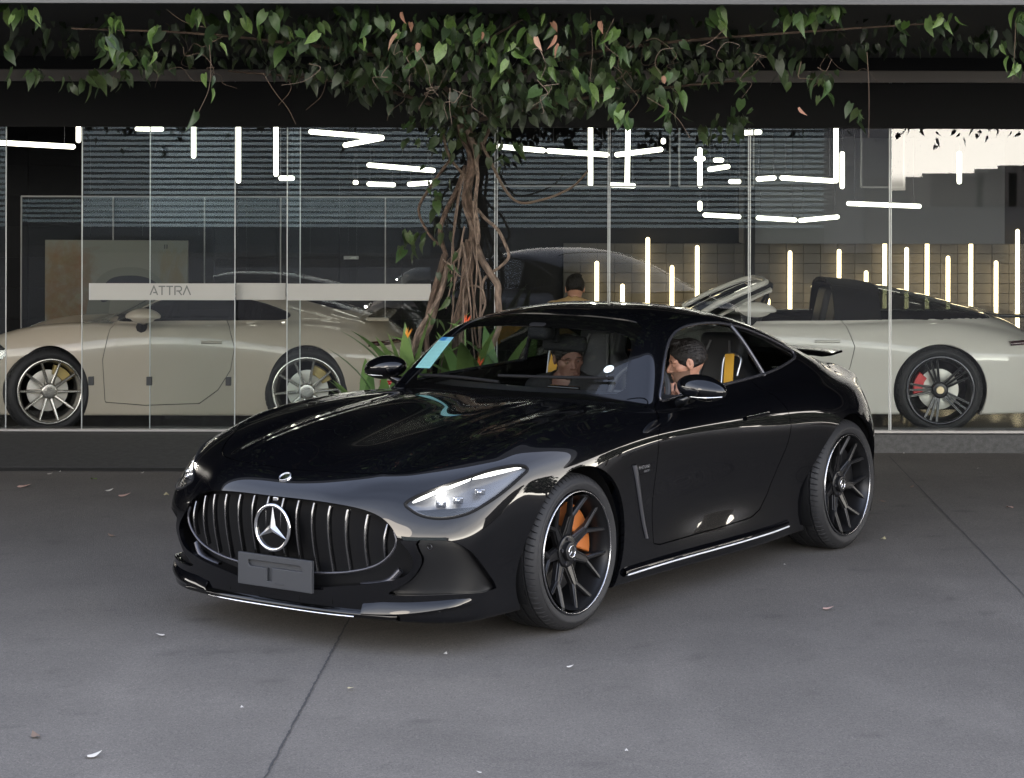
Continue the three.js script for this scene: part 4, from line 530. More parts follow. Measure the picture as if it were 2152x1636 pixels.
    const [lo2, hi2] = split(shell, (x, y, z) => z - c[2] + .028 - .12 * (y - c[1]) * s * 0); mesh('mirror_shell', geo(hi2, 0, .006, zo), paint, m); mesh('mirror_base', geo(lo2, -.003, 0, zo), glossBlack, m);
    mesh('mirror_strip', tube([P3(c[0] + .06, c[1] - s * .03, c[2] - .031), P3(c[0] + .065, c[1] + s * .06, c[2] - .031), P3(c[0] + .02, c[1] + s * .125, c[2] - .027)], .004, 20, 6), chrome, m);
    mesh('mirror_arm', [taper([P3(c[0], s * .86, .945), P3(c[0] + .005, s * .92, .965), P3(c[0], s * .965, .99)], (t) => .03 - .008 * t, 10, 10).scale(1, 1, 1)], glossBlack, m); }
  // door handles, gill fins, sill blades, badges
  for (const s of [1, -1]) { const d = s > 0 ? doorL : doorR;
    const hp = []; for (let q = 0; q <= 6; q++) { const x = -1.56 - q / 6 * .24, z = .822 + .004 * q / 6; hp.push(P3(x, yOn(x, z, s) + s * .004, z)); } mesh('door_handle', [tube(hp, .010, 24, 8)], paint, d); mesh('handle_trim', tube(hp.map((p) => V(p.x + s * .005, p.y + .012, p.z)), .0035, 24, 6), chrome, d);
    const fin = []; { const A = [[-.435, .702], [-.47, .70], [-.63, .335], [-.615, .332]], P = [], I = []; const q = [[-.437, .70, .012], [-.475, .703, .012], [-.628, .345, .006], [-.614, .335, .006], [-.545, .47, .014]]; const rows = 14; for (let i = 0; i <= rows; i++) { const t = i / rows, z = .705 - .37 * t, xc = -.452 - .165 * t, hw = (.021 - .013 * t); for (const [dx, o] of [[hw, .001], [hw * .8, .009], [-hw * .2, .012], [-hw, .001]]) P.push(...P3(xc + dx, yOn(xc + dx, z, s) + s * o, z).toArray()); } for (let i = 0; i < rows; i++) for (let j = 0; j < 3; j++) { const a = i * 4 + j; I.push(a, a + 4, a + 1, a + 1, a + 4, a + 5); } const g = new THREE.BufferGeometry(); g.setAttribute('position', new THREE.BufferAttribute(new Float32Array(P), 3)); g.setAttribute('uv', new THREE.BufferAttribute(new Float32Array(P.length / 3 * 2), 2)); g.setIndex(I); g.computeVertexNormals(); fin.push(g); }
    mesh('fender_fin', fin, M([.34, .34, .36], { roughness: .3, metalness: 1 }), car);
    const P = [], I = [], n = 40; for (let i = 0; i <= n; i++) { const t = i / n, x = -.40 - t * 1.7, y = yOn(x, .24, 1) ; for (const [dy, z] of [[-.05, .25], [.004, .225], [.018, .212], [.022, .197], [.012, .186], [-.06, .178]]) P.push(s * (y + dy * (1 - .3 * Math.abs(2 * t - 1))), z + .008 * t, x + zo); } for (let i = 0; i < n; i++) for (let j = 0; j < 5; j++) { const a = i * 6 + j; I.push(a, a + 6, a + 1, a + 1, a + 6, a + 7); } const g = new THREE.BufferGeometry(); g.setAttribute('position', new THREE.BufferAttribute(new Float32Array(P), 3)); g.setAttribute('uv', new THREE.BufferAttribute(new Float32Array(P.length / 3 * 2), 2)); g.setIndex(I); g.computeVertexNormals();
    const sill = mesh('sill_blade', g, paint, car); const st = []; for (let i = 0; i <= 20; i++) { const t = i / 20, x = -.41 - t * 1.68; st.push(P3(x, s * (yOn(x, .24, 1) + .020 * (1 - .3 * Math.abs(2 * t - 1)) + .001), .192 + .008 * t)); } mesh('sill_glint', tube(st, .0042, 60, 6), M([.62, .62, .63], { roughness: .4 }), sill); }  // pale grey sill edge, its colour stands in for reflected sky
  { const t = canvasTex(512, 128, (g, w, h) => { g.clearRect(0, 0, w, h); g.fillStyle = '#c9c9cb'; g.font = 'bold 54px sans-serif'; g.textBaseline = 'middle'; g.fillText('V8 BITURBO', 40, 38); g.font = 'bold 40px sans-serif'; g.fillText('4MATIC+', 190, 92); });
    const P = [], U = [], I = []; for (let i = 0; i <= 8; i++) for (let j = 0; j <= 2; j++) { const x = -.475 - i / 8 * .19, z = .70 - j / 2 * .05; P.push(...P3(x, yOn(x, z, 1) + .003, z).toArray()); U.push(i / 8, 1 - j / 2); } for (let i = 0; i < 8; i++) for (let j = 0; j < 2; j++) { const a = i * 3 + j; I.push(a, a + 3, a + 1, a + 1, a + 3, a + 4); } const g = new THREE.BufferGeometry(); g.setAttribute('position', new THREE.BufferAttribute(new Float32Array(P), 3)); g.setAttribute('uv', new THREE.BufferAttribute(new Float32Array(U), 2)); g.setIndex(I); g.computeVertexNormals(); mesh('fender_lettering', g, M('#ffffff', { map: t, alphaTest: .4, roughness: .25, metalness: .9 }), car); }
  // raised rear spoiler, tail lamps
  { const g = [], P = [], I = [], n = 24; for (let i = 0; i <= n; i++) { const y = -.5 + i / n * 1.0, b = .16 * y * y; for (const [dx, z] of [[.12, 1.02], [0, 1.035], [-.14, 1.042], [-.145, 1.03], [0, 1.018]]) P.push(y, z - .05 * y * y, -3.42 + dx + b + zo); } for (let i = 0; i < n; i++) for (let j = 0; j < 5; j++) { const a = i * 5 + j, c = i * 5 + (j + 1) % 5; I.push(a, a + 5, c, c, a + 5, c + 5); } const q = new THREE.BufferGeometry(); q.setAttribute('position', new THREE.BufferAttribute(new Float32Array(P), 3)); q.setAttribute('uv', new THREE.BufferAttribute(new Float32Array(P.length / 3 * 2), 2)); q.setIndex(I); q.computeVertexNormals(); g.push(q); for (const s of [-1, 1]) g.push(box(.02, .1, .08, s * .3, .97, -3.42 + zo)); mesh('rear_spoiler', g, glossBlack, car); }
  for (const s of [1, -1]) mesh('tail_light', tube([P3(-3.52, s * .60, .80), P3(-3.64, s * .5, .80), P3(-3.72, s * .3, .795)], .022, 20, 8), M([.25, .01, .01], { roughness: .1, clearcoat: 1 }), car);
  // cowl, wipers
  each('wiper', [tube([V(-.05, zOn(-.77, .05) + .02, -.77 + zo), V(.3, zOn(-.80, .3) + .022, -.80 + zo), V(.58, zOn(-.875, .58) + .02, -.875 + zo)], .008, 20, 6), tube([V(-.6, zOn(-.83, .6) + .02, -.83 + zo), V(-.3, zOn(-.765, .3) + .022, -.765 + zo), V(-.02, zOn(-.735, 0) + .02, -.735 + zo)], .008, 20, 6)], matBlack, car);
  // cabin
  const dash = []; { const P = [], I = [], n = 24; for (let i = 0; i <= n; i++) { const y = -.72 + i / n * 1.44, b = .28 * y * y; for (const [dx, z] of [[0, .915], [-.16, .945], [-.34, .955], [-.42, .93], [-.44, .84], [-.4, .6]]) P.push(y, z, -.84 - b * .55 + dx + zo); } for (let i = 0; i < n; i++) for (let j = 0; j < 5; j++) { const a = i * 6 + j; I.push(a, a + 6, a + 1, a + 1, a + 6, a + 7); } const q = new THREE.BufferGeometry(); q.setAttribute('position', new THREE.BufferAttribute(new Float32Array(P), 3)); q.setAttribute('uv', new THREE.BufferAttribute(new Float32Array(P.length / 3 * 2), 2)); q.setIndex(I); q.computeVertexNormals(); dash.push(q); }
  mesh('dashboard', dash, leather, car);
  const wheel = group('steering_wheel', car); wheel.position.copy(P3(-1.36, .42, .93)); wheel.rotation.x = -.42; mesh('steering_rim', new THREE.TorusGeometry(.175, .016, 10, 48), leather, wheel); mesh('steering_hub', [new THREE.SphereGeometry(.06, 20, 12).scale(1, 1, .5), box(.3, .03, .02), box(.03, .15, .02, 0, -.09, 0)], plastic, wheel);
  for (const s of [1, -1]) { const seat = group('seat', car); seat.position.copy(P3(-2.05, s * .40, 0));
    const sf = (x, y, z) => { const zz = y, zz0 = (zz - .45) / .75, back = -.04 - .22 * zz0, a = Math.abs(x), hw = .25 - .11 * sstep(.95, 1.08, zz), d = Math.max(a - hw, Math.abs(z - back) - .055 - .05 * sstep(.1, .25, a) * (1 - sstep(.9, 1, zz)), zz - 1.19, .3 - zz); const c = smax(smax(a - hw, Math.abs(z - back - .03 * sstep(.12, .24, a)) - .055, .05), smax(zz - 1.2, .3 - zz, .02), .05); const base = smax(smax(a - .26, Math.abs(z - .22) - .27, .05), Math.abs(zz - .36) - .09 - .04 * sstep(.12, .24, a), .05); return smin(c, base, .04); };
    mesh('seat_shell', blob(sf, [-.34, .2, -.4], [.34, 1.28, .56], .022), leather, seat);
    each('seat_piping', [tube([V(-.12, .55, .0), V(-.115, .8, -.085), V(-.085, 1.05, -.15), V(-.06, 1.16, -.19)], .008, 20, 6), tube([V(.12, .55, .0), V(.115, .8, -.085), V(.085, 1.05, -.15), V(.06, 1.16, -.19)], .008, 20, 6)], M([.1, .1, .1], { roughness: .4 }), seat);
    mesh('seat_belt', [box(.055, .36, .006, 0, 0, 0).rotateX(-.28).rotateZ(s * .1).translate(s * .17 - (s < 0 ? .02 : 0), .93, .02)], M([.62, .33, .03], { roughness: .7 }), seat); mesh('belt_guide', tube([V(s * .17 - .045, .93, .02), V(s * .17 - .045, 1.09, -.035), V(s * .17 + .045, 1.09, -.035), V(s * .17 + .045, .99, .0)], .008, 24, 6), brushed, seat); }
  mesh('parcel_shelf', [box(1.3, .02, .8, 0, .93, -2.75 + zo), box(1.3, .5, .03, 0, .68, -2.38 + zo), box(.22, .3, 1.5, 0, .45, -1.6 + zo)], leather, car);
  mesh('centre_console', [box(.2, .12, .03, 0, .9, -1.29 + zo, .01)], glossBlack, car);
  mesh('rear_view_mirror', [new RoundedBoxGeometry(.27, .085, .045, 3, .02).translate(.02, 1.185, -1.27 + zo), box(.13, .09, .1, -.04, 1.255, -1.14 + zo, .03), box(.03, .1, .03, 0, 1.24, -1.22 + zo, .01)], matBlack, car);
  for (const s of [1, -1]) mesh('sun_visor', box(.36, .012, .14, s * .34, 1.285, -1.33 + zo, .005), matBlack, car);
  // labels stuck on the windscreen
  const stick = (name, pts, mat, label) => { const P = [], U = [], I = [], n = 10; const [a, b, c, d] = pts; for (let i = 0; i <= n; i++) for (let j = 0; j <= n; j++) { const u = i / n, v = j / n, y = (a[0] * (1 - u) + b[0] * u) * (1 - v) + (d[0] * (1 - u) + c[0] * u) * v, z = (a[1] * (1 - u) + b[1] * u) * (1 - v) + (d[1] * (1 - u) + c[1] * u) * v; P.push(y, z, xOn(y, z, -1.6, -.4) + .003 + zo); U.push(u, 1 - v); } for (let i = 0; i < n; i++) for (let j = 0; j < n; j++) { const q = i * (n + 1) + j; I.push(q, q + n + 1, q + 1, q + 1, q + n + 1, q + n + 2); } const g = new THREE.BufferGeometry(); g.setAttribute('position', new THREE.BufferAttribute(new Float32Array(P), 3)); g.setAttribute('uv', new THREE.BufferAttribute(new Float32Array(U), 2)); g.setIndex(I); g.computeVertexNormals(); return mesh(name, g, mat, car, label); };
  const st = canvasTex(128, 512, (g, w, h) => { g.fillStyle = '#a8ece8'; g.fillRect(0, 0, w, h); g.fillStyle = '#3f8fd0'; g.fillRect(0, 0, w * .55, 60); g.fillStyle = '#8fd0ec'; g.fillRect(w * .55, 0, w * .45, 60); g.fillStyle = '#5d8f93'; for (let y = 90; y < 480; y += 22) for (let x = 12; x < 110;) { const l = 6 + ((x * 7 + y * 13) % 19); g.fillRect(x, y, l, 5); x += l + 6; } });
  stick('windscreen_sticker', [[-.655, 1.20], [-.545, 1.205], [-.575, 1.05], [-.695, 1.045]], M('#b4b4b4', { map: st, roughness: .5 }), 'long pale cyan printed sticker');
  { const m = M([.75, .86, .84], { roughness: .5 }), n = 24, P = [], I = []; const cy = .52, cz = 1.10; P.push(cy, cz, xOn(cy, cz, -1.6, -.4) + .003 + zo); for (let i = 0; i < n; i++) { const y = cy + .024 * Math.cos(i / n * 6.2832), z = cz + .017 * Math.sin(i / n * 6.2832); P.push(y, z, xOn(y, z, -1.6, -.4) + .003 + zo); I.push(0, i + 1, (i + 1) % n + 1); } const g = new THREE.BufferGeometry(); g.setAttribute('position', new THREE.BufferAttribute(new Float32Array(P), 3)); g.setAttribute('uv', new THREE.BufferAttribute(new Float32Array(P.length / 3 * 2), 2)); g.setIndex(I); g.computeVertexNormals(); mesh('windscreen_sticker', g, m, car, 'small round white sticker'); }
  // wheels
  const yw = .955;
  coupeWheel(car, V(yw, .355, zo), 1, .355, .15); coupeWheel(car, V(-yw, .355, zo), -1, .355, .5); coupeWheel(car, V(yw, .358, zo - 2.7), 1, .358, .35, satinBlack); coupeWheel(car, V(-yw, .358, zo - 2.7), -1, .358, .1, satinBlack);
  return { car, P3, zo, toWorld: (x, y, z) => car.localToWorld(P3(x, y, z)) };
}
const coupe = buildCoupe();
coupe.car.updateMatrixWorld();
// ------------------------------------------------------------------ two pale sports cars behind the glass (x forward from the front axle)
function sportsField(kz) {
  const top = table([-3.5, -3.2, -2.8, -2.45, -2.0, -1.4, -.8, -.3, .1, .45, .7, .9, 1.02], [0, .3, .55, .72, .85, .95], [
    [.62, .62, .60, .57, .50, .42], [.80, .80, .78, .73, .65, .55], [.90, .90, .89, .86, .79, .68], [.93, .93, .925, .905, .85, .74], [.92, .92, .915, .90, .865, .78], [.90, .90, .89, .88, .86, .80], [.90, .895, .885, .88, .865, .80], [.86, .865, .875, .885, .865, .79],
    [.79, .80, .845, .868, .84, .76], [.72, .73, .785, .81, .77, .68], [.65, .66, .70, .72, .67, .57], [.56, .56, .58, .58, .53, .44], [.46, .46, .46, .45, .4, .32]], false, true);
  const side = table([-3.5, -3.1, -2.7, -2.45, -2.1, -1.5, -.7, -.3, 0, .4, .8, 1.05], [.12, .3, .5, .7, .9], [[.66, .70, .71, .68, .58], [.80, .85, .86, .84, .74], [.91, .935, .945, .93, .84], [.92, .945, .955, .94, .86], [.90, .915, .93, .93, .865], [.885, .885, .89, .90, .86], [.885, .885, .89, .90, .86], [.89, .905, .915, .915, .86], [.895, .915, .925, .92, .85], [.87, .89, .90, .885, .81], [.74, .77, .78, .76, .68], [.52, .55, .56, .52, .42]]);
  const roof = table([-3.5, -3.2, -2.9, -2.6, -2.2, -1.75, -1.4, -1.05, -.75, -.45, -.2], [0, .3, .5, .65], [[.6, .58, .55, .5], [.84, .82, .78, .72], [.97, .955, .92, .86], [1.085, 1.07, 1.03, .97], [1.205, 1.19, 1.155, 1.09], [1.288, 1.275, 1.24, 1.18], [1.302, 1.29, 1.255, 1.195], [1.262, 1.248, 1.212, 1.15], [1.115, 1.098, 1.06, 1.0], [.93, .905, .86, .80], [.76, .73, .68, .62]], false, true);
  const cab = table([-3.5, -2.9, -2.4, -1.9, -1.4, -.9, -.2], [.8, .95, 1.1, 1.25], [[.4, .36, .3, .24], [.66, .58, .49, .38], [.78, .70, .60, .49], [.82, .755, .665, .56], [.825, .77, .685, .585], [.825, .765, .68, .58], [.8, .75, .68, .6]]);
  return (x, y, z) => { const a = Math.abs(y); let b = smax(z - top(x, y), a - side(x, z), .09); b = smax(b, x - 1.02 + .25 * a * a, .12); b = smax(b, -x - 3.42 + .12 * a * a, .12); b = smax(b, .15 - z, .04); const zc = z > .9 ? .9 + (z - .9) / kz : z, c = smax(zc - roof(x, y), a - cab(x, zc), .06); return smin(b, Math.max(c, .5 - z, x + .2), .03 + .06 * sstep(-1.9, -2.6, x)); };
}
let sportsF;
function sportsWheel(car, pos, s, R, rr, kind, turn, steer = 0) {
  const w = group('wheel', car); w.position.copy(pos); w.rotation.y = (s > 0 ? 0 : Math.PI) + steer; const wd = .25, r = (g) => { g = g.clone(); g.rotateX(turn); g.translate(-wd / 2, 0, 0); return g; };
  mesh('tyre', r(tyreGeo(R, rr, wd, 48)), rubberMat, w); const sp = [], ed = [], k = rr / .278;
  if (kind === 'silver') { for (let i = 0; i < 10; i++) { const a = i / 10 * 6.2832; sp.push(bar(.09, .04, a, .118, .255 * k, a + .08, .03, .018, .03, .03)); } } else { for (let i = 0; i < 5; i++) for (const q of [-1, 0, 1]) { const a = i / 5 * 6.2832 + q * .2; sp.push(bar(.08, .06, i / 5 * 6.2832 + q * .28, .112, .262 * k, a, .022, .012, .03, .026)); for (const e of [-1, 1]) ed.push(bar(.0815, .062, i / 5 * 6.2832 + q * .28 + e * .13, .1135, .262 * k, a + e * .02, .003, .003, .004, .004)); } }
  const m = kind === 'silver' ? M([.52, .50, .46], { roughness: .25, metalness: .9 }) : satinBlack;
  mesh('rim', [r(rimBarrel(rr, wd)), ...sp.map(r), r(lathe([[.05, .06], [.092, .066], [.098, .05], [.098, .001]], 32))], m, w); mesh('rim_edge', r(lathe([[.108, .255 * k], [.12, .262 * k], [.123, .27 * k], [.12, .278 * k]], 72)), kind === 'silver' ? m : darkTrim, w); if (ed.length) mesh('spoke_edge', ed.map(r), M([.2, .2, .2], { roughness: .3, metalness: .9 }), w);
  mesh('hub_cap', r(new THREE.CylinderGeometry(.03, .034, .02, 24).rotateZ(-Math.PI / 2).translate(.1, 0, 0)), kind === 'silver' ? m : M([.55, .45, .3], { roughness: .3, metalness: .8 }), w);
  mesh('brake_disc', plus(lathe([[-.02, .06], [.0, .06], [.0, .165], [-.02, .165], [-.02, .06]], 56), -wd / 2 + .02, 0, 0), M([.62, .60, .54], { roughness: .45, metalness: .35 }), w);
  const a0 = kind === 'silver' ? .9 : (s > 0 ? 2.85 : .3), sh = new THREE.Shape(); sh.absarc(0, 0, .205, a0 - .42, a0 + .42, false); sh.absarc(0, 0, .14, a0 + .4, a0 - .4, true); mesh('brake_caliper', new THREE.ExtrudeGeometry(sh, { depth: .05, bevelEnabled: true, bevelSize: .006, bevelThickness: .008, bevelSegments: 2 }).rotateY(Math.PI / 2).translate(-wd / 2 + .01, 0, 0), kind === 'silver' ? M([.35, .26, .08], { roughness: .4 }) : M([.5, .012, .015], { roughness: .35 }), w);
}
function sportsCar(name, label, pos, stretch, color, open) {
  const kz = open ? .8 : .66, zk = (z) => z > .9 ? .9 + (z - .9) * kz : z; sportsF = sportsField(kz); const car = thing(name, label, 'car', pos); car.rotation.y = -Math.PI / 2; const zo = 1.22; // nose towards the left of the picture
  const pm = M(color, { roughness: .45, specularIntensity: .5, clearcoat: 1, clearcoatRoughness: .03 });
  let b = polygonise(sportsF, [-3.56, -1.02, .1], [1.12, 1.02, 1.36], .021);
  for (const xc of [0, -2.45]) b = split(b, (x, y, z) => Math.abs(y) < .4 ? .5 : Math.hypot(x - xc, z - .345) - (xc ? .378 : .368))[1];
  const wsF = outline([[0, .935], [.45, .935], [.66, .95], [.6, 1.1], [.54, 1.2], [.4, 1.225], [0, 1.235], [-.4, 1.225], [-.54, 1.2], [-.6, 1.1], [-.66, .95], [-.45, .935]].map(([q, z]) => [q, zk(z)]));
  let ws; [ws, b] = split(b, (x, y, z, nx) => x > -.2 || x < -1.25 || nx < .08 || z < .9 ? 1 : wsF(y, z));
  const dlo = outline(open ? [[-.62, .905], [-.8, 1.02], [-1.02, 1.15], [-1.1, 1.19], [-1.3, 1.24], [-1.6, 1.25], [-1.9, 1.2], [-2.3, 1.1], [-2.6, 1.01], [-2.8, .955], [-2.4, .925], [-1.9, .908], [-1.2, .90]].map(([q, z]) => [q, zk(z)]) : [[-.60, .915], [-.78, 1.02], [-.98, 1.14], [-1.2, 1.2], [-1.5, 1.215], [-1.8, 1.175], [-2.1, 1.08], [-2.27, .98], [-2.25, .935], [-1.9, .915], [-1.2, .908]].map(([q, z]) => [q, zk(z)]));
  let win; [win, b] = split(b, (x, y, z) => Math.abs(y) < .45 || z < .86 ? 1 : dlo(x, z));
  const doorF = outline([[-.52, .26], [-.50, .6], [-.56, .84], [-.66, .95], [-1.2, .99], [-1.62, .97], [-1.70, .86], [-1.76, .70], [-1.72, .52], [-1.6, .36], [-1.42, .25], [-.9, .235]], false); let door; const dd = (x, y, z) => Math.abs(y) < .6 || z > (open ? .94 : .93) ? 1 : doorF(x, z); [door] = split(b, dd, .003); b = split(b, dd, .003)[1];
  const lampF = outline([[.42, .66], [.5, .72], [.6, .735], [.68, .69], [.7, .60], [.6, .57], [.48, .59]]); let lamp; [lamp, b] = split(b, (x, y, z, nx) => x < .3 || Math.abs(y) < .45 ? 1 : lampF(x, z));
  if (open) b = split(b, (x, y, z) => z < .9 ? 1 : (z > .93 && x < -1.13 && x > -1.62) ? -1 : 1)[1];
  let rear = null; if (!open) { const rf = outline([[-1.95, 0], [-2.0, .38], [-2.4, .42], [-2.75, .38], [-2.82, 0], [-2.75, -.38], [-2.4, -.42], [-2.0, -.38]]);[rear, b] = split(b, (x, y, z, nx, ny, nz) => z < .93 || nz < .2 ? 1 : rf(x, y)); }
  let hoop = null; if (open) {[hoop, b] = split(b, (x, y, z) => z < .905 || x > -1.6 ? 1 : Math.max(x + 1.55, .915 + .03 * (x + 1.6) - z, -(x + 2.95)));}
  const st = new THREE.Group(); st.name = 'x';
  const K2 = (g) => g.scale(1, 1, stretch);
  const L = (s) => split(s, (x, y) => -y)[0], R = (s) => split(s, (x, y) => y)[0];
  mesh('body', K2(geo(b, 0, .02, zo)), pm, car); mesh('door', K2(geo(L(door), 0, .015, zo)), pm, car); mesh('door', K2(geo(R(door), 0, .015, zo)), pm, car); mesh('inner_body', [K2(geo(b, -.02, 0, zo)), K2(geo(door, -.02, 0, zo))], matBlack, car);
  mesh('windscreen', K2(geo(ws, -.003, 0, zo)), tintGlass, car);
  if (!open) { mesh('side_window', K2(geo(L(win), -.004, 0, zo)), darkGlass, car); mesh('side_window', K2(geo(R(win), -.004, 0, zo)), darkGlass, car); mesh('rear_window', K2(geo(rear, -.003, 0, zo)), darkGlass, car); }
  else { const [top2, glass2] = split(hoop, (x, y, z) => x + 1.95)[0].p.length ? [split(hoop, (x, y, z) => -(x + 2.02))[0], split(hoop, (x, y, z) => -(x + 2.02))[1]] : [hoop, hoop]; mesh('roll_hoop', K2(geo(top2, .002, .03, zo)), matBlack, car); mesh('rear_glass', K2(geo(glass2, -.003, .004, zo)), M([.25, .28, .25], { roughness: 0, transmission: 1, thickness: 0 }), car); const sw = split(win, (x) => -(x + 2.0))[1], sh = split(win, (x) => -(x + 2.0))[0]; mesh('quarter_glass', K2(geo(sw, -.003, 0, zo)), M([.2, .22, .2], { roughness: 0, transmission: 1, thickness: 0 }), car); mesh('hoop_side', K2(geo(split(sh, (x) => x + 1.62)[0], 0, .02, zo)), matBlack, car); }
  const yOn = (x, z, s) => { let a = .2, q = 1.1; for (let k = 0; k < 30; k++) { const m = (a + q) / 2; sportsF(x, m, z) < 0 ? a = m : q = m; } return s * a; }, P3 = (x, y, z) => V(y, z, (x + zo) * stretch);
  for (const s of [1, -1]) { const lm = group('headlight', car), q = s > 0 ? L(lamp) : R(lamp); mesh('lamp_reflector', K2(geo(q, -.04, 0, zo)), M([.1, .1, .1], { roughness: .2, metalness: .8 }), lm); mesh('lamp_lens', K2(geo(q, -.002, 0, zo)), clearGlass, lm);
    if (open) { const e = [[-.50, .71, .925], [-.66, .655, 1.02], [-.84, .605, 1.10], [-1.0, .565, 1.165], [-1.08, .50, 1.19]].map(([x, y, z]) => P3(x, s * y, z)); mesh('windscreen_frame', tube([...e, P3(-1.1, s * .3, 1.20), P3(-1.105, 0, 1.203)], .026, 60, 10), pm, car); mesh('windscreen_trim', tube([...e, P3(-1.1, s * .3, 1.20), P3(-1.105, 0, 1.203)].map((p) => V(p.x * .97, p.y - .03, p.z - .035)), .03, 60, 8), matBlack, car); }
    const m = group('wing_mirror', car), mc = [open ? -.95 : -.9, s * .98, open ? 1.0 : .955]; mesh('mirror_shell', K2(geo(polygonise((x, y, z) => (Math.hypot((x - mc[0]) / (z < mc[2] - .02 ? .13 : .17 - .5 * Math.max(0, z - mc[2])), (y - mc[1]) / .09, (z - mc[2]) / .062) - 1) * .06, [mc[0] - .22, mc[1] - .15, mc[2] - .1], [mc[0] + .22, mc[1] + .15, mc[2] + .1], .014), 0, 0, zo)), pm, m); mesh('mirror_foot', taper([P3(mc[0] + .04, s * .86, mc[2] - .10), P3(mc[0] + .02, s * .92, mc[2] - .075), P3(mc[0], s * .97, mc[2] - .04)], (t) => .045 - .008 * t, 8, 8), matBlack, m);
    mesh('door_handle', tube([0, .33, .66, 1].map((t) => P3(-1.44 - t * .2, yOn(-1.44 - t * .2, .74, s) + s * .008, .74)), .012, 14, 6), pm, car);
    mesh('tail_light', tube([P3(-3.02, yOn(-3.02, .72, s) + s * .003, .72), P3(-3.2, yOn(-3.2, .725, s) + s * .003, .725), P3(-3.34, s * .45, .73)], .022, 16, 8), M([.04, .01, .01], { roughness: .12, clearcoat: 1 }), car);
    mesh('reflector', tube([P3(-3.14, yOn(-3.14, .42, s) + s * .004, .42), P3(-3.28, yOn(-3.28, .41, s) + s * .004, .41)], .017, 8, 8), M([.5, .01, .015], { roughness: .2 }), car);
    const wy = .90; sportsWheel(car, V(s * (wy + .0), .345, zo * stretch), s, .345, .262, open ? 'black' : 'silver', .2, open ? 0 : (s > 0 ? .42 : .42)); sportsWheel(car, V(s * (wy + .03), .35, (zo - 2.45) * stretch), s, .35, .276, open ? 'black' : 'silver', .31); }
  for (const xc of [0, -2.45]) for (const s of [-1, 1]) { const arc = [], P = [], I = []; for (let k = 0; k < 21; k++) { const a = -.4 + k / 20 * (Math.PI + .8); arc.push([Math.cos(a) * .385, Math.sin(a) * .385]); } arc.forEach(([z, y]) => P.push(s * .5, .345 + y, (xc + zo + z) * stretch, s * .86, .345 + y, (xc + zo + z) * stretch)); for (let k = 0; k < 20; k++) I.push(k * 2, k * 2 + 1, k * 2 + 2, k * 2 + 1, k * 2 + 3, k * 2 + 2); const g = new THREE.BufferGeometry(); g.setAttribute('position', new THREE.BufferAttribute(new Float32Array(P), 3)); g.setAttribute('uv', new THREE.BufferAttribute(new Float32Array(P.length / 3 * 2), 2)); g.setIndex(I); g.computeVertexNormals(); mesh('wheel_housing', [g, box(.004, .6, .76 * stretch, s * .5, .45, (xc + zo) * stretch)], matBlack, car); }
  for (const s of [1, -1]) mesh('seat', blob((x, y, z) => { const back = -.05 - .22 * (y - .45), d = smax(smax(Math.abs(x) - .22, Math.abs(z - back) - .07, .05), smax(y - 1.12, .4 - y, .04), .05); return smin(d, smax(smax(Math.abs(x) - .24, Math.abs(z - .2) - .26, .05), Math.abs(y - .42) - .09, .05), .04); }, [-.32, .28, -.34], [.32, 1.2, .52], .03).translate(s * .38, 0, (-1.55 + zo) * stretch), leather, car);
  mesh('dashboard', new RoundedBoxGeometry(1.36, .18, .34, 3, .06).translate(0, .86, (-.78 + zo) * stretch), leather, car); mesh('steering_rim', new THREE.TorusGeometry(.175, .014, 8, 32).rotateX(-.4).translate(.36, .93, (-1.05 + zo) * stretch), leather, car);
  mesh('rear_spoiler', box(1.2, .03, .22 * stretch, 0, open ? .93 : .905, (-3.1 + zo) * stretch, .012), open ? glossBlack : pm, car); mesh('rear_diffuser', box(1.3, .2, .1, 0, .26, (-3.36 + zo) * stretch, .03), matBlack, car);
  return car;
}
// wheel centres in the photograph: left car 105 and 631, right car rear 1978
sportsCar('sports_car', 'beige sports coupe with thin silver spokes behind the pale banded glass', V((105 - 1076) / F * 17.38 + 1.22 * .835 * 1.0, .0, -17.38 - .93), .835, [.40, .345, .275], false);
sportsCar('sports_car', 'pale grey open sports car with black spokes and red caliper before the lit tubes', V((1978 - 1076) / F * 17.6 + (-2.45 + 1.22) * 1.0, .0, -17.6 - .93), 1.0, [.56, .53, .48], true);
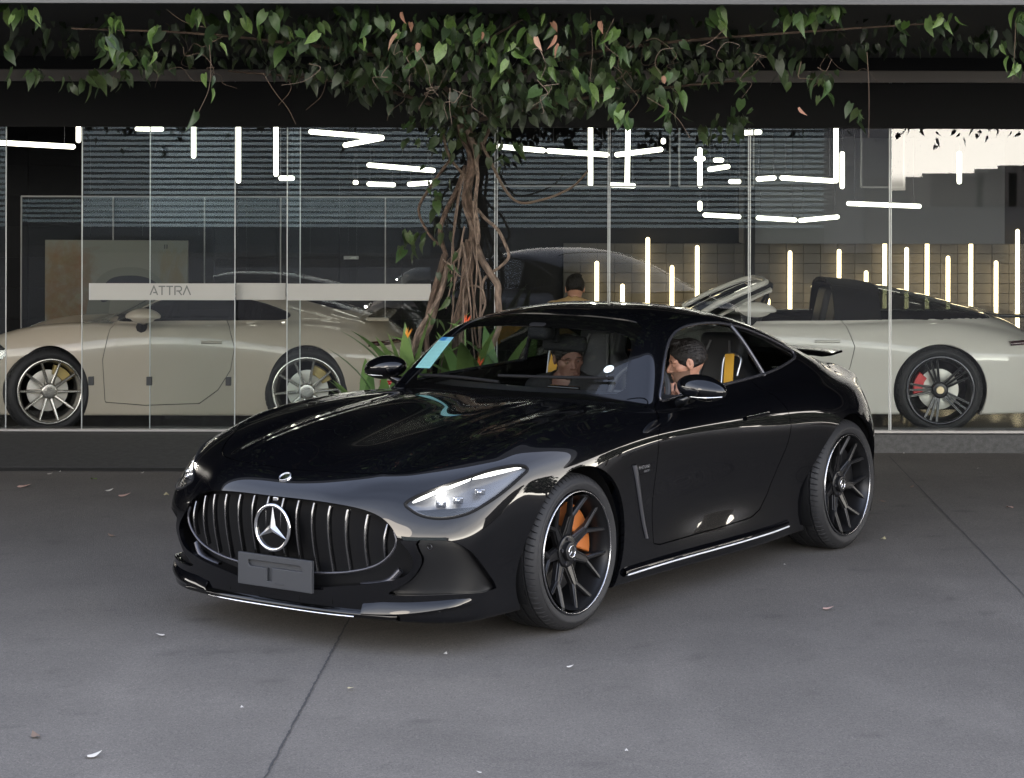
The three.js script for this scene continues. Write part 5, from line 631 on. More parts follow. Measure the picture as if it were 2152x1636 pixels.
// ------------------------------------------------------------------ people
const skinM = M([.42, .215, .145], { roughness: .55, sheen: .2 }), hairM = M([.010, .008, .007], { roughness: .6, specularIntensity: .6 });
const cap = (p, a, b, r0, r1) => { const bx = b[0] - a[0], by = b[1] - a[1], bz = b[2] - a[2], px = p[0] - a[0], py = p[1] - a[1], pz = p[2] - a[2], t = Math.min(1, Math.max(0, (px * bx + py * by + pz * bz) / (bx * bx + by * by + bz * bz + 1e-9))); return Math.hypot(px - t * bx, py - t * by, pz - t * bz) - (r0 + (r1 - r0) * t); };
const ell = (x, y, z, a, b, c) => { const k0 = Math.hypot(x / a, y / b, z / c), k1 = Math.hypot(x / (a * a), y / (b * b), z / (c * c)); return k1 < 1e-9 ? -Math.min(a, b, c) : k0 * (k0 - 1) / k1; };
function headField(x, y, z) { // face towards +z, origin at the middle of the head, 0.23 m tall
  const a = Math.abs(x); let d = ell(x, y - .022, z + .012, .074, .092, .094);
  d = smin(d, ell(x, y + .045, z - .022, .056, .066, .066), .05); d = smin(d, ell(a - .022, y + .088, z - .052, .022, .022, .022), .04);       // jaw, chin
  d = smin(d, ell(a - .028, y - .018, z - .066, .03, .012, .018), .02);                                                                       // brow
  d = smax(d, -ell(a - .031, y - .0, z - .088, .017, .011, .014), .012); d = smin(d, ell(a - .031, y - .0, z - .069, .0125, .0125, .0125), .004); // eye sockets, eyes
  d = smin(d, cap([x, y, z], [0, .006, .077], [0, -.030, .099], .008, .012), .012); d = smin(d, ell(a - .011, y + .034, z - .087, .009, .008, .011), .008);      // nose
  d = smin(d, ell(x, y + .060, z - .074, .026, .0065, .014), .008); d = smin(d, ell(x, y + .072, z - .072, .021, .007, .014), .008); d = smax(d, -ell(x, y + .0655, z - .09, .026, .002, .012), .003); // lips
  d = smin(d, ell(a - .05, y + .02, z - .045, .018, .018, .024), .025);                                                                       // cheek
  d = smin(d, Math.max(ell(a - .077, y + .002, z + .008, .010, .033, .020), -ell(a - .088, y - .0, z - .002, .007, .02, .011)), .008);              // ears
  return d;
}
function hairField(x, y, z, long = 0) { const s = ell(x, y - .03, z + .018, .083, .098, .104), face = ell(x, y + .035, z - .085, .075, .088 - long * .01, .085), lower = -(y + .035 + .25 * (z + .02)); let d = smax(s, -face, .02); d = smax(d, lower * .9, .02); d = smin(d, ell(x + .012, y - .112, z - .05, .05, .022, .045), .03); const an = Math.atan2(x + .02, y - .02), w = .0034 * noise.noise(an * 26, z * 14, y * 16) + .002 * noise.noise(an * 55, z * 30, y * 25); return d + w + .004 * sstep(.0, -.09, y); }
function hand(side) { // palm centre at the origin, fingers towards +y, palm towards -z, curled; returns a field
  const f = []; const L = [[-.033, .070], [-.011, .080], [.011, .076], [.032, .060]]; L.forEach(([x, l]) => { const b = [x, .04, 0], m = [x * 1.06, .04 + l * .5, -.008], t = [x * 1.06, .04 + l * .72, -.036]; const q = [x * 1.02, .04 + l * .6, -.055]; f.push([b, m, .0092, .0085], [m, t, .0085, .0078], [t, q, .0078, .007]); }); f.push([[-side * .036, -.02, -.008], [-side * .058, .015, -.022], .012, .0105], [[-side * .058, .015, -.022], [-side * .05, .04, -.042], .0102, .0085]);
  return (x, y, z) => { let d = smax(ell(x, y, z, .045, .052, .017), -.2, .01); for (const [a, b, r0, r1] of f) d = smin(d, cap([x, y, z], a, b, r0, r1), .006); return d; };
}
// spec: joints in the person's own axes (y up, face +z before the turn), hip at the origin
function person(label, pos, turn, o) {
  const P = thing('person', label, 'person', pos); P.rotation.y = turn;
  const J = o.joints, bones = [[J.hip, J.chest, .135, .15], [J.chest, J.neck0, .13, .075], [J.neck0, J.head, .056, .05]];
  for (const s of ['L', 'R']) bones.push([J.neck0, J['sh' + s], .07, .075], [J['sh' + s], J['el' + s], .058, .045], [J['el' + s], J['wr' + s], .042, .029], [J.hip, J['th' + s], .13, .1], [J['th' + s], J['kn' + s], .088, .062], [J['kn' + s], J['an' + s], .058, .04], [J['an' + s], J['to' + s], .042, .034]);
  const body = (x, y, z) => { let d = 9; for (const [a, b, r0, r1] of bones) d = smin(d, cap([x, y, z], a, b, r0, r1), .05); return d; };
  const pts = Object.values(J), lo = [0, 1, 2].map((c) => Math.min(...pts.map((p) => p[c])) - .2), hi = [0, 1, 2].map((c) => Math.max(...pts.map((p) => p[c])) + .2);
  const hq = new THREE.Euler(o.tilt ?? 0, o.look ?? 0, o.roll ?? 0, 'YXZ'), hm = new THREE.Matrix4().makeRotationFromEuler(hq).setPosition(...J.head), inv = hm.clone().invert(), e = inv.elements;
  const inHead = (f) => (x, y, z) => f(e[0] * x + e[4] * y + e[8] * z + e[12], e[1] * x + e[5] * y + e[9] * z + e[13], e[2] * x + e[6] * y + e[10] * z + e[14]);
  const hf = inHead(headField), H = J.head, neck = (x, y, z) => cap([x, y, z], J.neck0, [H[0], H[1] - .03, H[2] - .01], .062, .054);
  const g = [blob(body, lo, hi, .016), blob((x, y, z) => smin(hf(x, y, z), neck(x, y, z), .02), [H[0] - .15, Math.min(J.neck0[1] - .02, H[1] - .16), H[2] - .15], [H[0] + .15, H[1] + .16, H[2] + .15], .0045)];
  for (const s of ['L', 'R']) { const w = J['wr' + s], el = J['el' + s], d = V(w[0] - el[0], w[1] - el[1], w[2] - el[2]).normalize(), m = new THREE.Matrix4().makeRotationFromQuaternion(new THREE.Quaternion().setFromUnitVectors(V(0, 1, 0), d)); const h = blob(hand(s === 'L' ? 1 : -1), [-.08, -.07, -.08], [.08, .14, .04], .0045).applyMatrix4(m); g.push(h.translate(w[0] + d.x * .05, w[1] + d.y * .05, w[2] + d.z * .05)); }
  mesh('body', g, o.skin ?? skinM, P);
  const hl = [H[0] - .15, H[1] - .16, H[2] - .16], hh = [H[0] + .15, H[1] + .18, H[2] + .16];
  mesh('hair', blob(inHead((x, y, z) => hairField(x, y, z, o.long ?? 0)), hl, hh, .006), hairM, P);
  if (o.beard) { const bf = inHead((x, y, z) => Math.max(headField(x, y, z) - .0022, y + .038 - .28 * Math.max(0, -(z - .02)) , -(z + .005), -ell(x, y + .066, z - .09, .028, .016, .03))); mesh('beard', blob(bf, hl, hh, .0045), M([.16, .09, .062], { roughness: .9 }), P); }
  each('eyebrow', [-1, 1].map((s) => new THREE.CapsuleGeometry(.0028, .026, 3, 6).rotateZ(Math.PI / 2 - s * .15).translate(s * .031, .021, .083).applyMatrix4(hm)), hairM, P); each('eye', [-1, 1].map((s) => new THREE.SphereGeometry(.0075, 12, 8).translate(s * .031, -.001, .0752).applyMatrix4(hm)), M([.04, .03, .025], { roughness: .15 }), P);
  const cl = (x, y, z) => { let d = 9; for (const [a, b, r0, r1] of o.shirtBones(bones)) d = smin(d, cap([x, y, z], a, b, r0 + .014, r1 + .014), .055); d = smax(d, -(neck(x, y, z) - (o.vneck ? .012 : .004)), .01); if (o.vneck) d = smax(d, -Math.max(Math.abs(x - J.neck0[0]) - .42 * (y - J.neck0[1] + .13), J.neck0[2] - z - .0), .01); return d + .003 * Math.sin(y * 60 + x * 40) * Math.sin(x * 50 + z * 30); };
  mesh(o.shirtName, blob(cl, lo, hi, .014), M(o.shirt, { roughness: .85 }), P);
  mesh('trousers', blob((x, y, z) => { let d = 9; for (const [a, b, r0, r1] of bones.filter((_, i) => o.legBones.includes(i))) d = smin(d, cap([x, y, z], a, b, r0 + .012, r1 + .016), .05); return d; }, lo, hi, .018), M([.02, .022, .03], { roughness: .85 }), P);
  each('shoe', ['L', 'R'].map((s) => new THREE.CapsuleGeometry(.05, .16, 4, 10).rotateX(Math.PI / 2).translate((J['an' + s][0] + J['to' + s][0]) / 2, J['to' + s][1] - .005, (J['an' + s][2] + J['to' + s][2]) / 2 + .02)), M([.03, .02, .015], { roughness: .4 }), P);
  if (o.collar) { const c = J.neck0; mesh('collar', new THREE.CylinderGeometry(.064, .082, .05, 28, 1, true).rotateX(.25).translate(c[0], c[1] + .045, c[2] + .012), M([.72, .72, .72], { roughness: .8 }), P); mesh('shirt_front', blob((x, y, z) => Math.max(cl(x, y, z) - .002, Math.abs(x - c[0]) - .02 - .25 * Math.max(0, c[1] - y), c[2] - z, y - c[1] - .02, c[1] - .22 - y), lo, hi, .012), M([.72, .72, .72], { roughness: .8 }), P); }
  return P;
}
const upper = (b) => b.filter((_, i) => [0, 1, 3, 4, 5, 10, 11, 12].includes(i));
const sitting = (o = {}) => ({ hip: [0, 0, 0], chest: [0, .36, -.06], neck0: [0, .53, -.05], head: [0, .69, -.01], shL: [.19, .48, -.05], shR: [-.19, .48, -.05], elL: [.25, .24, .1], elR: [-.25, .24, .1], wrL: [.16, .27, .34], wrR: [-.16, .27, .34], thL: [.1, -.01, .02], thR: [-.1, -.01, .02], knL: [.14, .03, .45], knR: [-.14, .03, .45], anL: [.14, -.27, .74], anR: [-.14, -.27, .74], toL: [.14, -.29, .88], toR: [-.14, -.29, .88], ...o });
const legs = [6, 7, 8, 13, 14, 15];
{ const a = coupe.toWorld(-1.91, .45, .415);
  person('person with short dark hair and stubble in navy jacket at the open side window', a, -.6177, { joints: sitting({ chest: [0, .34, .0], neck0: [.0, .49, .05], head: [-.01, .655, .105], shL: [.19, .44, .04], shR: [-.19, .44, .04], elL: [.24, .24, .22], elR: [-.24, .26, .22], wrL: [.16, .44, .40], wrR: [-.13, .46, .42] }), look: -.85, tilt: .16, shirt: [.022, .024, .036], shirtName: 'jacket', shirtBones: upper, legBones: legs, collar: true, beard: true }); }
{ const a = coupe.toWorld(-1.88, -.40, .43);
  person('person in a dark open-necked shirt seen dimly behind the windscreen', a, -.6177, { joints: sitting({ chest: [.02, .34, .0], neck0: [.05, .48, .03], head: [.085, .63, .08], shL: [.23, .43, .02], shR: [-.14, .43, .02] }), look: .95, tilt: .22, roll: .1, skin: M([.15, .075, .055], { roughness: .6 }), shirt: [.012, .012, .013], shirtName: 'shirt', shirtBones: upper, legBones: legs, vneck: true }); }  // skin tone darkened, the dimness of the cabin put into its colour
{ const p = at(1209, 690, 18.9); p.y = .42;
  person('person with dark hair in a mustard shirt seen from behind inside the showroom', p, Math.PI - .35, { joints: sitting({ head: [0, .68, -.01], anL: [.14, -.33, .52], anR: [-.14, -.33, .52], toL: [.14, -.36, .64], toR: [-.14, -.36, .64], wrL: [.1, .2, .34], wrR: [-.1, .2, .34] }), look: .3, tilt: .1, shirt: [.42, .27, .12], shirtName: 'shirt', shirtBones: upper, legBones: legs });
  const st = thing('stool', 'dark stool under the person in the mustard shirt', 'stool', V(p.x, 0, p.z)); mesh('stool_seat', new THREE.CylinderGeometry(.19, .19, .05, 28).translate(0, .27, 0), leather, st); mesh('stool_column', cyl(V(0, .02, 0), V(0, .25, 0), .03, .025, 14), brushed, st); mesh('stool_foot', new THREE.CylinderGeometry(.19, .2, .02, 28).translate(0, .025, 0), brushed, st); }
// ------------------------------------------------------------------ climbing vine on trunk and canopy, plants at its foot
function leafGeo(w, l, fold, droop, lobe) { // blade hanging from the origin along -y, face towards +z, pointed tip
  const rows = [[0, .06], [.06, .62], [.16, .92], [.32, 1], [.5, .86], [.68, .56], [.84, .26], [1, .0]], P = [], I = [], U = [];
  rows.forEach(([t, q], i) => { const hw = w / 2 * q, y = -l * t + (i === 1 ? lobe : i === 0 ? 0 : 0), z = droop * t * t * l; P.push(-hw, y + (i > 0 && i < 3 ? lobe * .5 : 0), z - fold * hw, 0, -l * t, z, hw, y + (i > 0 && i < 3 ? lobe * .5 : 0), z - fold * hw); U.push(0, t, .5, t, 1, t); });
  for (let i = 0; i < rows.length - 1; i++) for (const k of [0, 1]) { const a = i * 3 + k; I.push(a, a + 3, a + 1, a + 1, a + 3, a + 4); }
  let g = new THREE.BufferGeometry(); g.setAttribute('position', new THREE.BufferAttribute(new Float32Array(P), 3)); g.setAttribute('uv', new THREE.BufferAttribute(new Float32Array(U), 2)); g.setIndex(I); g.computeVertexNormals(); return g;
}
const leafTex = canvasTex(64, 128, (g, w, h) => { g.fillStyle = '#ffffff'; g.fillRect(0, 0, w, h); let q = 3; const r = () => ((q = (q * 16807) % 2147483647) / 2147483647); for (let i = 0; i < 260; i++) { const k = 190 + r() * 65 | 0; g.fillStyle = `rgba(${k},${k},${k - 20},.35)`; g.fillRect(r() * w, r() * h, 3 + r() * 8, 3 + r() * 8); } g.strokeStyle = '#e9ffd0'; g.lineWidth = 2.2; g.beginPath(); g.moveTo(w / 2, 0); g.lineTo(w / 2, h); g.stroke(); g.lineWidth = 1.1; for (let y = 10; y < h - 20; y += 15) { g.beginPath(); g.moveTo(w / 2, y); g.lineTo(4, y + 18); g.moveTo(w / 2, y); g.lineTo(w - 4, y + 18); g.stroke(); } });
const leafGeos = [leafGeo(.058, .098, .12, .25, .012), leafGeo(.052, .09, .35, .4, .01), leafGeo(.066, .104, .05, .5, .014), leafGeo(.044, .094, .55, .15, .008), leafGeo(.056, .082, .25, -.3, .012), leafGeo(.048, .1, .7, .6, .01), leafGeo(.06, .09, -.25, .35, .013)];
const leafMats = [[.042, .080, .019], [.030, .060, .017], [.068, .118, .030], [.022, .042, .015], [.10, .155, .048], [.05, .088, .036], [.017, .032, .013]].map((c) => M(c, { map: leafTex, roughness: .46, transmission: 0, specularIntensity: .8 }));
const deadMats = [[.24, .12, .075], [.17, .085, .05], [.30, .18, .12]].map((c) => M(c, { roughness: .85 }));
const barkTex = dataTex(256, (u, v) => { const k = .62 + .5 * fbm(u * 22, v * 5, 1, 4) + .1 * (rnd() - .5); return [k, k * .97, k * .93]; });
const barkM = M([.27, .195, .15], { map: barkTex, bumpMap: barkTex, bumpScale: .006, roughness: .9 }), barkPale = M([.42, .33, .27], { map: barkTex, bumpMap: barkTex, bumpScale: .004, roughness: .9 }), twigM = M([.10, .072, .05], { roughness: .9 });
const vine = thing('climbing_vine', 'climbing vine with twisted trunk and leaves hanging along the canopy edge', 'vine', V(-.33, 0, -14.1));
const vd = (d) => d > 13.6 ? d : 11.24 + (d - 12.2) * (13.6 - 11.24) / 1.4;   // the hanging part reaches out to the canopy edge
const vp = (u, v, d) => at(u, v, vd(d)).sub(vine.position);
{ // trunk: several stems wound round each other, then roots and runners (photograph pixels at depths near 14 m)
  const stem = (pts, r0, r1, m, name = 'stem') => mesh(name, taper(pts.map(([u, v, d]) => vp(u, v, d)), (t) => r0 + (r1 - r0) * t, pts.length * 8, 8), m, vine);
  const J = (a, b, n, w, d) => { const o = []; for (let i = 0; i <= n; i++) { const t = i / n; o.push([a[0] + (b[0] - a[0]) * t + w * Math.sin(t * 11 + d * 3), a[1] + (b[1] - a[1]) * t, d + .03 * Math.cos(t * 11 + d * 3)]); } return o; };
  stem(J([985, 250], [990, 520], 8, 6, 14.1), .034, .029, barkM, 'trunk'); stem(J([992, 250], [983, 530], 9, 11, 14.06), .021, .018, barkPale, 'trunk'); stem(J([975, 260], [996, 525], 9, 11, 14.04), .017, .016, barkM, 'trunk'); stem(J([1000, 300], [1003, 515], 6, 3, 14.0), .013, .012, barkPale, 'trunk');
  stem([[988, 505, 14.1], [980, 560, 14.08], [978, 610, 14.1], [972, 660, 14.1], [968, 720, 14.1], [966, 1045, 14.1]], .030, .03, barkPale); stem([[982, 510, 14.05], [990, 560, 14], [976, 605, 14.02], [966, 640, 14.05], [958, 690, 14.05], [955, 1045, 14.05]], .02, .02, barkM);
  stem([[1000, 515, 14.1], [1012, 545, 14.05], [1030, 575, 14], [1046, 600, 14], [1046, 625, 14], [1049, 680, 14], [1040, 710, 13.98], [1020, 760, 13.95], [1000, 830, 13.95], [1000, 1050, 13.95]], .024, .018, barkPale);
  stem([[978, 520, 14.1], [960, 540, 14.1], [945, 555, 14.15], [928, 590, 14.15], [915, 640, 14.1], [900, 690, 14.05], [872, 725, 14], [850, 800, 14], [845, 1050, 14]], .026, .02, barkPale);
  stem([[935, 535, 14.1], [925, 570, 14.1], [905, 640, 14.08], [895, 700, 14.05], [905, 800, 14], [905, 1040, 14]], .02, .018, barkM); stem([[940, 560, 14], [925, 620, 13.98], [900, 665, 13.95], [878, 700, 13.95], [868, 740, 13.95], [866, 1000, 13.95]], .017, .014, barkPale);
  stem([[1003, 440, 14.1], [1020, 460, 14.05], [1045, 482, 14], [1060, 510, 13.98], [1069, 540, 13.98], [1050, 562, 14], [1030, 575, 14.02], [1016, 590, 14], [1014, 640, 14]], .011, .009, barkPale); stem([[980, 350, 14.1], [960, 400, 14.15], [935, 450, 14.2], [925, 490, 14.2], [938, 540, 14.15]], .018, .014, barkM);
  stem([[950, 330, 14.2], [900, 400, 14.25], [880, 440, 14.25], [900, 490, 14.2], [922, 515, 14.2]], .010, .008, barkM); stem([[1010, 300, 14.0], [1080, 420, 13.9], [1140, 420, 13.7], [1200, 395, 13.6], [1236, 360, 13.5]], .010, .006, twigM); stem([[930, 280, 14], [945, 330, 14], [985, 380, 14.05]], .009, .009, twigM); stem([[1030, 270, 14], [1005, 330, 14.02], [980, 420, 14.06]], .010, .008, twigM);
  stem([[990, 500, 14], [1000, 545, 13.95], [1010, 590, 13.95], [1008, 690, 13.95], [1005, 1000, 13.95]], .008, .006, barkPale); stem([[930, 545, 13.95], [948, 560, 13.92], [965, 580, 13.92], [975, 582, 13.95]], .006, .005, barkPale); stem([[985, 600, 13.95], [1010, 605, 13.93], [1020, 640, 13.93], [1012, 665, 13.95], [1010, 900, 13.95]], .007, .006, barkPale);
  for (let i = 0; i < 8; i++) { const u0 = rnd(960, 1010), v0 = rnd(340, 560), pts = [[u0, v0, 13.98]]; let x = u0, y = v0; const s = rnd(-1, .9); for (let k = 0; k < 6; k++) { x += s * rnd(4, 20) + rnd(-6, 6); y += rnd(30, 62); pts.push([x, y, 13.95 - rnd(0, .06)]); } stem(pts, rnd(.004, .009), .004, i % 3 ? barkPale : barkM, 'rootlet'); }
  // twigs along the canopy
  for (let i = 0; i < 46; i++) { const u = rnd(250, 1750), v = rnd(20, 150) + 60 * Math.exp(-(((u - 1100) / 350) ** 2)), d = rnd(12.15, 13.2), n = 4, pts = []; let x = u, y = v; for (let k = 0; k <= n; k++) { pts.push([x, y, d + .05 * rnd()]); x += rnd(-34, 34); y += rnd(-8, 34); } stem(pts, rnd(.0014, .003), .001, i % 3 ? twigM : barkPale, 'twig'); }
  for (const pts of [[[440, 95, 12.3], [443, 140, 12.3], [438, 190, 12.3], [418, 235, 12.3], [410, 258, 12.3]], [[946, 185, 12.3], [945, 225, 12.3], [950, 262, 12.3]], [[880, 110, 12.3], [900, 150, 12.3], [905, 180, 12.3], [922, 203, 12.3]], [[1822, 110, 12.4], [1826, 180, 12.4], [1826, 290, 12.4]], [[2135, 40, 12.3], [2132, 110, 12.3], [2128, 170, 12.3]], [[350, 20, 12.3], [385, 45, 12.3], [440, 60, 12.3]], [[1290, 40, 12.3], [1270, 90, 12.3], [1300, 120, 12.3]], [[1240, 20, 12.4], [1245, 100, 12.4], [1240, 170, 12.4]], [[1360, 205, 12.5], [1420, 245, 12.5], [1450, 290, 12.5]], [[600, 160, 12.9], [612, 185, 12.9], [585, 222, 12.9]]]) stem(pts, .0018, .0012, twigM, 'twig');
  // boughs lying under the canopy from the trunk
  for (const pts of [[[985, 260, 14.1], [940, 190, 13.8], [800, 120, 13.2], [600, 90, 12.8], [400, 70, 12.6], [150, 60, 12.5]], [[990, 260, 14.1], [1060, 180, 13.7], [1200, 120, 13.1], [1400, 90, 12.8], [1650, 70, 12.6], [1950, 50, 12.5]], [[985, 250, 14.1], [1000, 160, 13.4], [1020, 90, 12.8], [1100, 40, 12.5]], [[980, 255, 14.1], [880, 210, 13.8], [700, 170, 13.4], [480, 150, 13.2]], [[995, 255, 14.1], [1150, 220, 13.7], [1350, 190, 13.3], [1550, 170, 13.1]]]) stem(pts, .016, .005, barkM, 'bough');
}
{ // leaves: (u, v) clouds in the photograph: centre, spread, depth range, count
  const clouds = [[20, 45, 22, 22, 12.22, 12.4, 6], [72, 40, 10, 14, 12.22, 12.4, 3], [18, 120, 12, 18, 12.5, 12.9, 3], [60, 168, 36, 16, 12.6, 13, 8], [140, 190, 22, 10, 12.6, 13, 5], [190, 188, 14, 12, 12.7, 13, 4], [240, 60, 14, 14, 12.25, 12.6, 6], [225, 105, 16, 12, 12.25, 12.6, 5], [255, 130, 26, 10, 12.3, 12.7, 6], [300, 138, 30, 10, 12.4, 12.8, 6], [250, 175, 50, 18, 12.9, 13.4, 8], [335, 80, 12, 8, 12.25, 12.5, 3], [405, 50, 12, 14, 12.22, 12.4, 3], [330, 150, 40, 14, 12.8, 13.3, 7], [450, 70, 24, 18, 12.3, 12.9, 5],
    [505, 50, 22, 22, 12.22, 12.8, 7], [575, 40, 24, 20, 12.22, 12.6, 8], [540, 80, 34, 18, 12.3, 12.9, 8], [640, 75, 40, 26, 12.25, 12.9, 18], [730, 60, 36, 30, 12.22, 12.8, 17], [620, 110, 46, 16, 12.4, 13.1, 12], [735, 115, 40, 26, 12.3, 13.2, 14], [790, 60, 30, 30, 12.22, 12.8, 11], [805, 135, 40, 30, 12.4, 13.3, 14], [770, 180, 46, 16, 12.8, 13.6, 9], [880, 90, 36, 36, 12.22, 12.8, 14], [945, 80, 34, 36, 12.22, 12.8, 14], [1000, 60, 34, 36, 12.22, 12.8, 12], [910, 150, 60, 30, 12.4, 13.3, 16], [1010, 135, 46, 36, 12.3, 13, 20], [1080, 110, 44, 40, 12.25, 12.9, 20], [1150, 140, 44, 40, 12.3, 13, 22], [1060, 200, 60, 30, 12.5, 13.5, 22], [1150, 215, 50, 30, 12.4, 13.4, 18], [1235, 175, 46, 40, 12.3, 13.2, 22], [1300, 250, 26, 20, 12.3, 12.6, 5], [1320, 130, 40, 40, 12.3, 13, 15], [1380, 190, 50, 36, 12.4, 13.3, 16], [1120, 50, 30, 26, 12.22, 12.6, 6], [1200, 60, 40, 26, 12.22, 12.8, 7], [1290, 60, 40, 24, 12.22, 12.8, 6], [1400, 120, 34, 30, 12.4, 13, 8], [1415, 240, 30, 30, 12.4, 13, 7], [1510, 42, 20, 16, 12.22, 12.4, 6], [1480, 150, 50, 40, 12.5, 13.2, 9], [1560, 170, 30, 40, 12.4, 13, 7], [1640, 45, 20, 18, 12.22, 12.4, 6], [1715, 40, 44, 16, 12.22, 12.4, 10], [1690, 175, 50, 30, 12.5, 13.2, 9], [1740, 200, 20, 20, 12.4, 12.8, 4], [1890, 70, 14, 14, 12.3, 12.5, 3], [1970, 65, 26, 24, 12.22, 12.4, 8], [1800, 255, 14, 20, 12.5, 12.8, 4], [1750, 40, 14, 10, 12.22, 12.4, 3], [2100, 105, 16, 20, 12.3, 12.6, 3], [2140, 50, 12, 34, 12.2, 12.3, 6], [2138, 140, 14, 18, 12.2, 12.35, 4], [1540, 260, 30, 30, 13, 13.6, 8], [1490, 290, 50, 30, 13.4, 13.9, 12],
    [2250, 150, 70, 60, 12.2, 12.8, 18], [2420, 170, 60, 60, 12.2, 12.8, 16], [2600, 140, 60, 60, 12.2, 12.8, 12], [2790, 190, 60, 50, 12.2, 12.6, 14], [2940, 200, 50, 50, 12.2, 12.6, 14], [3080, 190, 50, 40, 12.2, 12.6, 10], [3230, 170, 60, 50, 12.2, 12.6, 12], [-90, 170, 60, 60, 12.2, 12.8, 18], [-260, 190, 60, 60, 12.2, 12.8, 20], [-420, 180, 60, 60, 12.2, 12.8, 18], [-600, 190, 60, 50, 12.2, 12.8, 18], [-760, 180, 60, 50, 12.2, 12.8, 14],
    [960, 285, 50, 40, 13.7, 14.3, 26], [1030, 280, 44, 34, 13.6, 14.2, 18], [890, 290, 40, 30, 13.7, 14.2, 14], [910, 400, 22, 36, 13.9, 14.2, 7], [935, 440, 20, 22, 13.9, 14.2, 3], [1060, 330, 40, 36, 13.6, 14.2, 8], [905, 505, 36, 20, 13.8, 14.1, 8], [865, 520, 22, 26, 13.8, 14, 8], [940, 580, 18, 24, 13.8, 14, 5], [945, 625, 14, 20, 13.8, 14, 4], [920, 690, 14, 18, 13.7, 13.9, 3]];
  const spots = []; const gauss = () => (rnd() + rnd() + rnd() - 1.5) * 1.25;
  for (const [u, v, su, sv, d0, d1, n] of clouds) for (let i = 0; i < n * (u < 200 || u > 1850 || v > 380 ? 1.1 : 1.5); i++) spots.push([u + gauss() * su, Math.max(22, v + gauss() * sv), rnd(d0, d1)]);
  for (const [u, v] of [[452, 72], [462, 110], [422, 117], [430, 172], [447, 178], [445, 204], [410, 252], [432, 100]]) spots.push([u, v, 12.28]);
  const shadeTinted = []; // deeper leaves that read as a mass, shade put into their colour
  for (let i = 0; i < 4200; i++) { const u = rnd(-60, 2210), w = Math.exp(-(((u - 1050) / 460) ** 2)), v = rnd(15, 120 + 150 * w), d = rnd(12.6, 14.6); if (rnd() < .22 + .78 * w) shadeTinted.push([u, v, d]); }
  const eul = new THREE.Euler(), q = new THREE.Quaternion();
  const pose = () => q.setFromEuler(eul.set(rnd(-.5, .95), rnd(-1.45, 1.45), rnd(-.7, .7), 'YXZ')).clone();
  const seenInFrame = (s) => s[0] > -30 && s[0] < 2180 ? 0 : 10; spots.sort((a, b) => a[2] + seenInFrame(a) - b[2] - seenInFrame(b));
  const far = [];
  spots.forEach(([u, v, d], i) => { if (i >= 300) { far.push([u, v, d]); return; } const m = mesh('leaf', leafGeos[Math.floor(rnd(0, 7))], leafMats[Math.floor(rnd(0, 7))], vine); m.position.copy(vp(u, v - 16, d)); m.quaternion.copy(pose()); m.scale.setScalar(.62 + .6 * Math.pow(rnd(), 1.2)); });
  const dead = [[835, 88, 1.3], [845, 40, .9], [862, 62, .8], [570, 66, .9], [488, 40, .7], [1166, 88, 1.2], [1128, 92, 1.1], [1160, 62, .9], [1175, 108, 1], [1272, 86, 1.1], [1288, 42, .8], [1398, 66, 1], [1448, 38, .7], [1742, 205, 1.1], [1572, 238, .9], [1680, 240, .8], [1392, 175, .8], [880, 105, .8], [1262, 60, .9], [1012, 82, .7]];
  dead.splice(9, 6); dead.splice(3, 2); for (const [u, v, s] of dead) { const m = mesh('dead_leaf', leafGeos[3], deadMats[Math.floor(rnd(0, 3))], vine); m.position.copy(vp(u, v - 14, 12.25)); m.quaternion.copy(pose()); m.scale.setScalar(s * .8); }
  const all = [...far, ...shadeTinted], mt = new THREE.Matrix4(), col = new THREE.Color();
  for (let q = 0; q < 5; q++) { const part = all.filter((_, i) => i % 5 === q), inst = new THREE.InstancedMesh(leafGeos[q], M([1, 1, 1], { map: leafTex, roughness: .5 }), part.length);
    part.forEach(([u, v, d], i) => { mt.compose(vp(u, v - 16, d), pose(), V(1, 1, 1).multiplyScalar((.5 + .6 * Math.pow(rnd(), 1.3)))); inst.setMatrixAt(i, mt); const k = i * 5 + q < far.length ? rnd(1, 2.6) : rnd(.5, 1.5), c = rnd(.85, 1.2); inst.setColorAt(i, col.setRGB(.017 * k * c, .030 * k, .0095 * k)); });  // deeper leaves get a darker green in place of shade
    inst.name = sub(vine, 'foliage'); inst.castShadow = inst.receiveShadow = true; inst.userData.kind = 'stuff'; vine.add(inst); }
}
